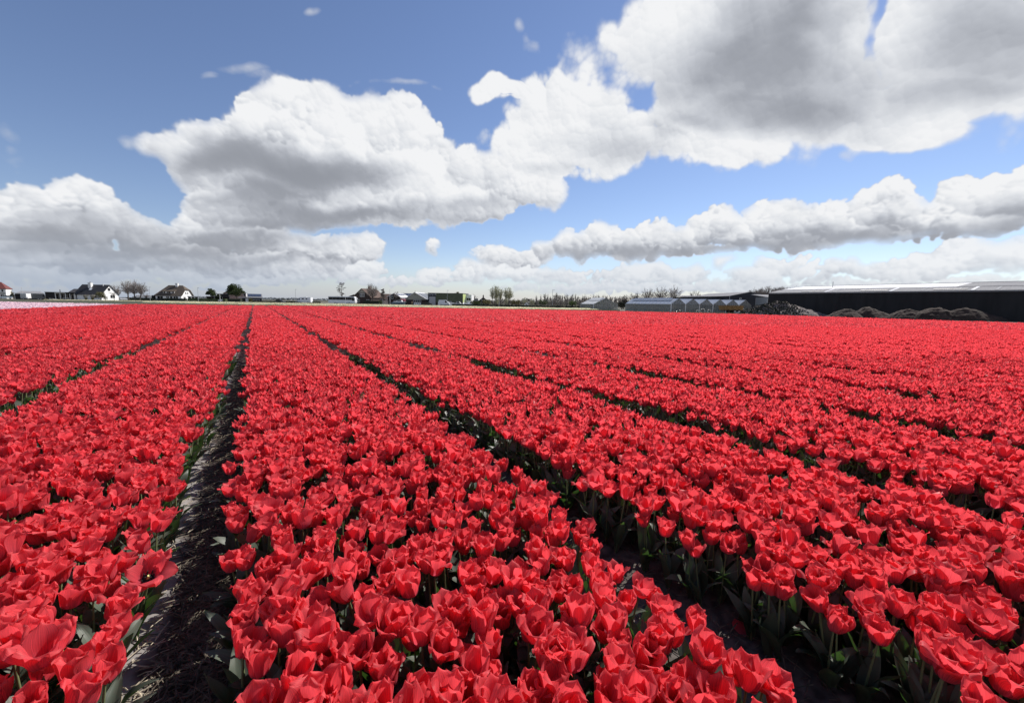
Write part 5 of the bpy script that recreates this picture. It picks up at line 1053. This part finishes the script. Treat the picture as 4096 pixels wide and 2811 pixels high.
def stem_mesh(k, n, seg):
    pts = []; al = []
    for j in range(seg + 1):
        v = j / seg; r = .0042 - .0008 * v; c = (k['bend'][0] * v * v, k['bend'][1] * v * v, STEM_H * v + (.004 if j == seg else 0))
        for i in range(n): a = 6.283 * i / n; pts.append((c[0] + cos(a) * r, c[1] + sin(a) * r, c[2])); al.append(v)
    fc = []
    for j in range(seg):
        for i in range(n): a = j * n + i; b = j * n + (i + 1) % n; fc += [(a, b, b + n), (a, b + n, a + n)]
    return np.array(pts, np.float32), np.array(al, np.float32), np.zeros(len(al), np.float32), np.array(fc, np.int32)
def np_mesh(name, V, F, al, ac, ti, mats, mi=None):
    me = bpy.data.meshes.new(name); nv, nf = len(V), len(F)
    me.vertices.add(nv); me.vertices.foreach_set('co', np.ascontiguousarray(V, np.float32).ravel()); me.loops.add(nf * 3); me.loops.foreach_set('vertex_index', np.ascontiguousarray(F, np.int32).ravel())
    me.polygons.add(nf); me.polygons.foreach_set('loop_start', np.arange(0, nf * 3, 3, dtype=np.int32))
    for m in mats: me.materials.append(m)
    if mi is not None: me.polygons.foreach_set('material_index', mi.astype(np.int32))
    me.polygons.foreach_set('use_smooth', np.ones(nf, bool))
    for nme, arr in (('along', al), ('across', ac), ('tint', ti)):
        a = me.attributes.new(nme, 'FLOAT', 'POINT'); a.data.foreach_set('value', np.ascontiguousarray(arr, np.float32))
    me.update(calc_edges=True); return me
# --- meshes for the single tulips
def kind_meshes(k):
    out = []
    P, al, ac, F = stem_mesh(k, 6, 4); out.append(('stem', np_mesh('stem', P, F, al, ac, np.full(len(al), .5), [STEM])))
    for p, a, z, ti in k['leaves']:
        P, al, ac, F = leaf_grid(p, 5, 8); P = rz_(P, a); P[:, 2] += z; out.append(('leaf', np_mesh('leaf', P, F, al, ac, np.full(len(al), ti), [LEAF])))
    for p, a, ti in k['petals']:
        P, al, ac, F = petal_grid(p, 9, 13); out.append(('petal', np_mesh('petal', head_place(k, rz_(P, a)), F, al, ac, np.full(len(al), ti), [PETAL])))
    return out
# --- one array-built plant per kind and level of detail: V, F, material, along, across, tint
def plant(k, lod):
    nu, nv, ln, lv, leaves = {0: (4, 6, 3, 5, 3), 1: (3, 3, 2, 4, 2), 2: (2, 3, 2, 3, 0), 3: (2, 2, 0, 0, 0)}[lod]
    Vs, Fs, Ms, A, C, T = [], [], [], [], [], []; n = 0
    def add(P, al, ac, F, m, ti):
        nonlocal n
        Vs.append(P); Fs.append(F + n); Ms.append(np.full(len(F), m)); A.append(al); C.append(ac); T.append(np.full(len(al), ti, np.float32)); n += len(P)
    pet = k['petals'] if lod < 3 else k['petals'][:3]
    for q, (p, a, ti) in enumerate(pet):
        if lod == 2: P, al, ac, F = petal_grid(dict(p, W=p['W'] * .95), 3, 3); P[:, :] = P; P, al, ac, F = P[[0, 3, 5, 7]], al[[0, 3, 5, 7]], ac[[0, 3, 5, 7]], np.array([(0, 2, 1), (1, 2, 3)], np.int32)
        elif lod == 3: P, al, ac, F = petal_grid(dict(p, W=p['W'] * 1.4), 3, 3); P, al, ac, F = P[[1, 3, 5, 7]], al[[1, 3, 5, 7]], ac[[1, 3, 5, 7]], np.array([(0, 2, 1), (1, 2, 3)], np.int32); a = 2.094 * q
        else: P, al, ac, F = petal_grid(p, nu, nv)
        if lod >= 2: al = al * 0 + .8
        add(head_place(k, rz_(P, a)), al, ac, F, 0, ti)
    for p, a, z, ti in k['leaves'][:leaves]:
        P, al, ac, F = leaf_grid(p, ln, lv); P = rz_(P, a); P[:, 2] += z; add(P, al, ac, F, 1, ti)
    if lod < 2: P, al, ac, F = stem_mesh(k, 3, 1); add(P, al, ac, F, 2, .5)
    return [np.concatenate(x) for x in (Vs, Fs, Ms, A, C, T)]

# --- planting: rows across each bed, beds 1.81 m apart with a walking path between
PITCHX, PATH0, HALF, STEP = 1.81, -0.305, .705, .085
rng = np.random.default_rng(11)
def inside(poly, x, y):
    c = np.zeros(len(x), bool); n = len(poly)
    for i in range(n):
        (x0, y0), (x1, y1) = poly[i], poly[(i + 1) % n]
        if y0 == y1: continue
        c ^= ((y0 > y) != (y1 > y)) & (x < (x1 - x0) * (y - y0) / (y1 - y0) + x0)
    return c
def planting(poly, xmin, xmax, y0, y1, step, wmin, wmax, seed):
    g = np.random.default_rng(seed); k0, k1 = int(math.floor((xmin - PATH0) / PITCHX)) - 1, int(math.ceil((xmax - PATH0) / PITCHX)) + 1
    nac = int(round(2 * HALF / step)) + 1; ny = int((y1 - y0) / step)
    K, I, J = np.meshgrid(np.arange(k0, k1), np.arange(nac), np.arange(ny), indexing='ij'); K, I, J = K.ravel(), I.ravel(), J.ravel()
    yb = y0 + J * step; wob = .028 * np.sin(yb * 1.7 + K * 2.1) + .022 * np.sin(yb * 4.3 + K * 5.2)
    f = (I / (nac - 1) * 2 - 1)
    trim = np.where((K >= 1) & (f > .4), .03, 0) + np.where((K >= 2) & (f < -.4), .04, 0)          # a little wider furrows further right
    trim = trim + np.where((K == 0) & (f > .2), .22 * np.clip((1.7 - yb) / 1.5, 0, 1), 0) + np.where((K == -1) & (f > .4), .04 * np.clip((2.9 - yb) / 1.2, 0, 1), 0)
    x = PATH0 + (K + .5) * PITCHX + f * (HALF + wob * np.sign(f) - trim) + g.normal(0, .028, len(K)); y = yb + g.normal(0, .030, len(K)) + (I % 2) * step * .5
    edge = np.abs(f) > .93
    keep = g.random(len(K)) > np.where(edge, .05, .03)
    u = x * cos(YAW) - y * sin(YAW); w = x * sin(YAW) + y * cos(YAW)
    keep &= (w >= wmin) & (w < wmax) & (np.abs(u) < w * 1.33 + 1.3) & inside(poly, x, y)
    if wmin > 20:                                                   # ragged ends
        keep &= inside(poly, x + g.normal(0, .2, len(K)), y + g.normal(0, .25, len(K)))
    sel = np.nonzero(keep)[0]
    return dict(x=x[sel], y=y[sel], f=f[sel], k=K[sel], i=I[sel], j=J[sel], u=u[sel], w=w[sel])
def pose(pl, seed, scale=1.0):
    g = np.random.default_rng(seed); n = len(pl['x'])
    edge = np.clip((np.abs(pl['f']) - .72) / .28, 0, 1) * np.sign(pl['f'])
    tx = g.normal(0, .075, n) ; ty = g.normal(0, .075, n) + np.where(edge > 0, edge * g.uniform(-.04, .17, n), edge * g.uniform(-.10, .06, n))
    hgt = (1.03 + g.normal(0, .07, n) + .04 * np.sin(pl['x'] * 2.3 + pl['y'] * 1.9) - np.where(edge > 0, .06, .05) * np.abs(edge)) * scale
    return dict(tx=tx, ty=ty, rz=g.uniform(0, 6.283, n), s=hgt, kind=g.integers(0, 14, n), tint=g.random(n))
def rotmats(ps):
    """lean (tx along y, ty along x) after a turn about z"""
    c, s = np.cos(ps['rz']), np.sin(ps['rz']); n = len(c); Rz = np.zeros((n, 3, 3), np.float32); Rz[:, 0, 0] = c; Rz[:, 0, 1] = -s; Rz[:, 1, 0] = s; Rz[:, 1, 1] = c; Rz[:, 2, 2] = 1
    cx, sx = np.cos(ps['tx']), np.sin(ps['tx']); Rx = np.zeros((n, 3, 3), np.float32); Rx[:, 0, 0] = 1; Rx[:, 1, 1] = cx; Rx[:, 1, 2] = -sx; Rx[:, 2, 1] = sx; Rx[:, 2, 2] = cx
    cy, sy = np.cos(ps['ty']), np.sin(ps['ty']); Ry = np.zeros((n, 3, 3), np.float32); Ry[:, 1, 1] = 1; Ry[:, 0, 0] = cy; Ry[:, 0, 2] = sy; Ry[:, 2, 0] = -sy; Ry[:, 2, 2] = cy
    return Ry @ Rx @ Rz * ps['s'][:, None, None]
def joined(pl, ps, lod, widen=1.0):
    Rm = rotmats(ps); out = [[], [], [], [], [], []]; n0 = 0
    for k in range(14):
        idx = np.nonzero(ps['kind'] == k)[0]
        if not len(idx): continue
        V, F, Mi, A, C, T = plant(KINDS[k], lod); V = V * np.array([widen, widen, 1], np.float32)
        W = np.einsum('nij,vj->nvi', Rm[idx], V); W[:, :, 0] += pl['x'][idx, None]; W[:, :, 1] += pl['y'][idx, None]
        nv = len(V); Fa = (F[None] + (np.arange(len(idx)) * nv)[:, None, None] + n0).reshape(-1, 3); n0 += nv * len(idx)
        out[0].append(W.reshape(-1, 3)); out[1].append(Fa); out[2].append(np.tile(Mi, len(idx))); out[3].append(np.tile(A, len(idx))); out[4].append(np.tile(C, len(idx))); out[5].append(((T[None] + ps['tint'][idx, None]) / 2).ravel())
    return [np.concatenate(o) for o in out]
def stuff_mesh(name, parts, petal, label):
    V, F, Mi, A, C, T = [], [], [], [], [], []; n = 0
    for p in parts:
        V.append(p[0]); F.append(p[1] + n); n += len(p[0]); Mi.append(p[2]); A.append(p[3]); C.append(p[4]); T.append(p[5])
    me = np_mesh(name, *[np.concatenate(x) for x in (V, F)], *[np.concatenate(x) for x in (A, C, T)], [petal, LEAF, STEM], np.concatenate(Mi))
    o = put(name, me); tag(o, label, None, None, 'stuff'); return o

near = planting(RED, -7, 12, -1.0, 9, STEP, -.3, 3.3, 1); nps = pose(near, 2)
# which of the nearest show in the picture: the 300 largest become single tulips
_M = cam.matrix_world.inverted()
def seen_from(x, y, z):
    q = _M @ Vector((x, y, z)); 
    if q.z > -.2: return None
    return 2048 + 1600 * q.x / -q.z, 1405 - 1600 * q.y / -q.z, -q.z
cand = []
for i in range(len(near['x'])):
    q = seen_from(near['x'][i], near['y'][i], .36)
    if q and -60 < q[0] < 4156 and q[1] < 2870: cand.append((q[2], i, q))
cand.sort(); single = [c[1] for c in cand[:300]]; sset = np.zeros(len(near['x']), bool); sset[single] = True
rest = ~sset
def sub(d, m): return {k: v[m] for k, v in d.items()}
parts = [joined(sub(near, rest), sub(nps, rest), 0)]
for wmin, wmax, lod, step, seed, sc in ((3.3, 9, 1, STEP, 3, 1), (9, 22, 2, STEP, 4, 1), (22, 120, 3, .148, 5, 1.04)):
    pl = planting(RED, -16, 60, 0, 84, step, wmin, wmax, seed); parts.append(joined(pl, pose(pl, seed + 50, sc), lod, 1.0 if lod < 2 else 1.12 if lod < 3 else 1.55)); print('tulips', lod, len(pl['x']), len(parts[-1][1]))
stuff_mesh('tulip_field', parts, PETAL, 'massed red tulips in long beds running to the far edge of the field')
pl = planting(PINK, -90, -15.7, 20, 128, .13, 26, 150, 6); stuff_mesh('pink_tulip_field', [joined(pl, pose(pl, 66, 1.05), 3, 2.1)], PINKP, 'pale pink tulips beyond the red bed'); print('pink', len(pl['x']))
# cream rows beyond the red field
def strip(name, pts, wdt, dens, seed, label, petal):
    g = np.random.default_rng(seed); xs, ys = [], []
    for (a, b) in zip(pts, pts[1:]):
        a, b = Vector(a), Vector(b); n = int((b - a).length * wdt * dens); t = g.random(n); d = (b - a).normalized(); o = g.uniform(-wdt / 2, wdt / 2, n); o = np.sign(o) * np.abs(o)
        xs.append(a.x + (b.x - a.x) * t - d.y * o); ys.append(a.y + (b.y - a.y) * t + d.x * o)
    x, y = np.concatenate(xs), np.concatenate(ys); pl = dict(x=x, y=y, f=np.zeros(len(x)))
    stuff_mesh(name, [joined(pl, pose(pl, seed, 1.15), 3, 2.6)], petal, label)
strip('cream_tulips', [at(600, 92), at(1000, 84), at(1500, 84), at(1900, 81), at(2380, 88)], 3.6, 34, 7, 'narrow bed of cream tulips just behind the red field', CREAM)
strip('pale_yellow_tulips', [at(195, 112), at(700, 122), at(1000, 128), at(1500, 122), at(2000, 106), at(2360, 103)], 6, 13, 8, 'thin pale yellow flower bed nearer to the houses', CREAM)
strip('pale_yellow_tulips', [at(640, 104), at(1000, 106), at(1500, 104), at(2000, 95), at(2330, 96)], 2.5, 9, 9, 'sparse yellowing flower bed between the two cream beds', CREAM)

# --- the single tulips
WORD = order + 'forty-seventh forty-eighth forty-ninth fiftieth'.split()
kmesh = [kind_meshes(k) for k in KINDS]; omesh = kind_meshes(OPEN_KIND)
HEART = [(0, (.02, .015, .02)), (1, (.55, .45, .05))]
beds = {-1: ('sunlit straw path', 'left bed'), 0: ('straw path', 'middle bed'), 1: ('dark soil path', 'right bed')}
rows = {}
for i in single: rows.setdefault(int(near['k'][i]), []).append(int(near['j'][i]))
first_row = {k: min(v) for k, v in rows.items()}
row_seen = {}
for i in single: row_seen.setdefault((int(near['k'][i]), int(near['j'][i])), []).append(i)
# the wide-open bloom on the edge of the bed across the straw path
tgt = min(single, key=lambda i: abs(near['x'][i] + .46) + abs(near['y'][i] - 2.2) + (0 if near['k'][i] == -1 else 9))
print('open bloom', tgt, near['x'][tgt], near['y'][tgt], near['k'][tgt], seen_from(near['x'][tgt], near['y'][tgt], .36), max(c[0] for c in cand[:300]))
rowno = {}
for k in first_row:
    js = sorted({j for (kk, j) in row_seen if kk == k}); rowno.update({(k, j): n for n, j in enumerate(js)})
for i in single:
    k = int(near['k'][i]); wide = i == tgt; meshes = omesh if wide else kmesh[int(nps['kind'][i])]
    op = 74 if wide else KINDS[int(nps['kind'][i])]['open']; look = 'splayed' if op > 23 else 'open' if op > 15 else 'flared' if op > 8 else 'cupped'
    members = sorted(row_seen[(k, int(near['j'][i]))], key=lambda q: (-near['x'][q] if k == -1 else near['x'][q]))
    path = beds[k][0] if k in beds else 'dark soil path'; bed = beds[k][1] if k in beds else 'outer bed'
    path = 'straw path' if k in (-1, 0) else path
    lab = '%s red tulip %s from the %s in %s row of %s' % (look, WORD[members.index(i)], path, WORD[rowno[(k, int(near['j'][i]))]], bed)
    if wide: lab = 'wide-open red tulip showing its dark heart at the straw path edge of the left bed'
    t = thing('tulip', lab, 'tulip', (float(near['x'][i]), float(near['y'][i]), -.012), 0, 'red tulips along the front of the field')
    e = (Matrix.Rotation(float(nps['ty'][i]), 3, 'Y') @ Matrix.Rotation(float(nps['tx'][i]), 3, 'X') @ Matrix.Rotation(float(nps['rz'][i]), 3, 'Z')).to_euler(); t.rotation_euler = e; s = float(nps['s'][i]); t.scale = (s, s, s)
    if wide: t.rotation_euler = (Matrix.Rotation(.30, 3, 'Y') @ Matrix.Rotation(.40, 3, 'X')).to_euler(); t.scale = (1.12, 1.12, 1.12)
    for nm, me in meshes: put(nm, me, t)
    if wide:
        hm = MB(); c = Vector((OPEN_KIND['bend'][0], OPEN_KIND['bend'][1], STEM_H + .004)); hm.tube(c, c + Vector((0, 0, .022)), .004, .0045, 6); hm.build('pistil', M['yellow'], t)
        for q in range(6): a = 1.047 * q; p = c + Vector((cos(a) * .008, sin(a) * .008, .004)); e2 = c + Vector((cos(a) * .014, sin(a) * .014, .018)); MB().tube(p, e2, .0012, n=4).tube(e2, e2 + Vector((0, 0, .012)), .003, .002, 5).build('stamen', M['tyre'], t)
        hb = MB(); n_ = 12
        for q in range(n_): a0, a1 = 6.283 * q / n_, 6.283 * (q + 1) / n_; rr_ = .020 if q % 2 else .016; hb.face(c + Vector((0, 0, .0035)), c + Vector((cos(a0) * .018, sin(a0) * .018, .006)), c + Vector((cos(a1) * .018, sin(a1) * .018, .006)))
        hb.build('heart_blotch', M['tyre'], t)
# ------------------------------------------------------------------ soil of the walking paths, straw
m_path = mat('path_soil_painted_sunlit_edge', (.055, .044, .038), .95, .3, 20, col2=(.095, .077, .066), bump=.6, detail=9)
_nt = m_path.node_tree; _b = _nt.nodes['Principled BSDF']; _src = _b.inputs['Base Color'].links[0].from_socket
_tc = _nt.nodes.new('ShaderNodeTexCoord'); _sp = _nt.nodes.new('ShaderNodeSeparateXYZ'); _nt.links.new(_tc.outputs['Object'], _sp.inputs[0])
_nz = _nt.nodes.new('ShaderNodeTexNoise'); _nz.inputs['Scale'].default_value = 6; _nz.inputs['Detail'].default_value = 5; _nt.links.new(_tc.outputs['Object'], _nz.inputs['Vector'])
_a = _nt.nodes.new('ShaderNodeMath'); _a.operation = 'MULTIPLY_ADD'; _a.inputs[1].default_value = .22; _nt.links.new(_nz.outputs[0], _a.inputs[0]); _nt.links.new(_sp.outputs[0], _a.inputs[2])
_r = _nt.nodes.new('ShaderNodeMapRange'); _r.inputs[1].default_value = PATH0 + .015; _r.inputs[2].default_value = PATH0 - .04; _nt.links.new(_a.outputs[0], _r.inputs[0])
_m = _nt.nodes.new('ShaderNodeMix'); _m.data_type = 'RGBA'; _nt.links.new(_r.outputs[0], _m.inputs['Factor']); _nt.links.new(_src, _m.inputs['A']); _m.inputs['B'].default_value = (.27, .25, .235, 1); _nt.links.new(_m.outputs['Result'], _b.inputs['Base Color'])  # pale sandy left strip: sunlight put into the soil colour, shaded middle darker
def path_soil(name, xc, y1, label, m, seed):
    from mathutils import noise as mn
    b = MB(); nx, ny = 36, int(y1 / .02); 
    for j in range(ny + 1):
        y = -.2 + y1 * (j / ny) ** 1.6
        for i in range(nx + 1):
            x = xc + (i / nx - .5) * .9; q = Vector((x * 9, y * 9, seed)); z = .006 + .012 * mn.noise(q) + .006 * mn.noise(q * 3.1) + .004 * mn.noise(q * 8) - .015 * math.exp(-((x - xc) / .14) ** 2)
            b.v.append((x, y, max(z, -.009)))
    for j in range(ny):
        for i in range(nx): a = j * (nx + 1) + i; b.f.append((a, a + 1, a + nx + 2, a + nx + 1))
    o = b.build(name, m, smooth=True); tag(o, label, None, None, 'structure'); return o
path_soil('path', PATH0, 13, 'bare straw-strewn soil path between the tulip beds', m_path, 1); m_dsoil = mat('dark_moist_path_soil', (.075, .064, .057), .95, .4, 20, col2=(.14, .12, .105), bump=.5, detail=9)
path_soil('path', PATH0 + PITCHX, 9, 'dark soil path along the right bed', m_dsoil, 2)
g = np.random.default_rng(31)
def straw(name, label, xs, ys, seed, m):
    r = random.Random(seed); V = []; F = []
    for x, y in zip(xs, ys):
        l = r.uniform(.025, .105); a = r.gauss(.3, 1.1); z = r.uniform(.006, .024); rl = r.gauss(0, .16); d = Vector((cos(a) * cos(rl), sin(a) * cos(rl), sin(rl))) * l; s = Vector((-sin(a), cos(a), 0)) * r.uniform(.0012, .0032); h = Vector((0, 0, r.uniform(.0015, .003)))
        p = Vector((x, y, z)); n = len(V); mid = p + d * .5 + Vector((0, 0, r.uniform(0, .006)))
        for q in (p, mid, p + d): V += [tuple(q - s), tuple(q + h), tuple(q + s)]
        for k in (0, 3): F += [(n + k, n + k + 3, n + k + 4, n + k + 1), (n + k + 1, n + k + 4, n + k + 5, n + k + 2)]
    b = MB(); b.v, b.f = V, F; o = b.build(name, m); tag(o, label, None, None, 'stuff')
m_straw = mat('shade_toned_straw', (.085, .07, .055), .9, .35, 30, col2=(.16, .135, .10)); m_straw2 = mat('sunlit_toned_straw', (.34, .29, .21), .9, .3, 30, col2=(.50, .44, .33))  # same straw, darkened for the path's shade and paled for its sunlit strip
n1 = 9000; ys = 1.0 + 9 * g.random(n1) ** 2.0; xs = PATH0 + .04 + np.clip(g.normal(0, .07, n1), -.13, .15); n2 = 520; ys2 = .9 + 5 * g.random(n2) ** 1.5; xs2 = PATH0 - .14 + g.normal(0, .035, n2)
straw('straw', 'dark chopped straw littering the path between the tulip beds', xs, ys, 4, m_straw); straw('straw', 'pale straw lying against the sunlit bed edge', xs2, ys2, 6, m_straw2)
n3 = 1100; straw('straw', 'scattered straw stalks on the dark soil path', PATH0 + PITCHX + g.normal(0, .2, n3), .2 + 4 * g.random(n3), 5, m_straw)
# a fallen petal and a few long stalks on the paths
for x, y, a, l in ((PATH0 + .16, 3.0, .4, 'fallen dark red petal lying on the straw path'), (PATH0 + PITCHX + .18, .75, 1.2, 'fallen red petal lying on the dark soil path')):
    P, al, ac, F = petal_grid(dict(KINDS[3]['petals'][0][0], open=70), 5, 7); P = rz_(P, a); P[:, 2] = P[:, 2] * .4 + .012; o = put('fallen_petal', np_mesh('fallen_petal', P, F, al, ac, np.full(len(al), .1), [PETAL]), None, (x, y, 0)); tag(o, l, 'petal')
r = random.Random(77)
for i in range(7):
    b = MB(); p = Vector((PATH0 + PITCHX + r.uniform(-.2, .22), .35 + i * .16, .012)); a = r.uniform(.6, 2.4); l = r.uniform(.14, .3); d = Vector((cos(a), sin(a), r.uniform(.0, .2))) * l
    b.tube(p, p + d * .5, .0022, n=4).tube(p + d * .5, p + d + Vector((0, 0, -.006)), .0022, .0014, 4)
    tag(b.build('straw_stalk', m_straw), 'long dry stalk lying on the dark soil path, %s from the front' % order[i], 'stalk', 'long dry stalks on the dark soil path')
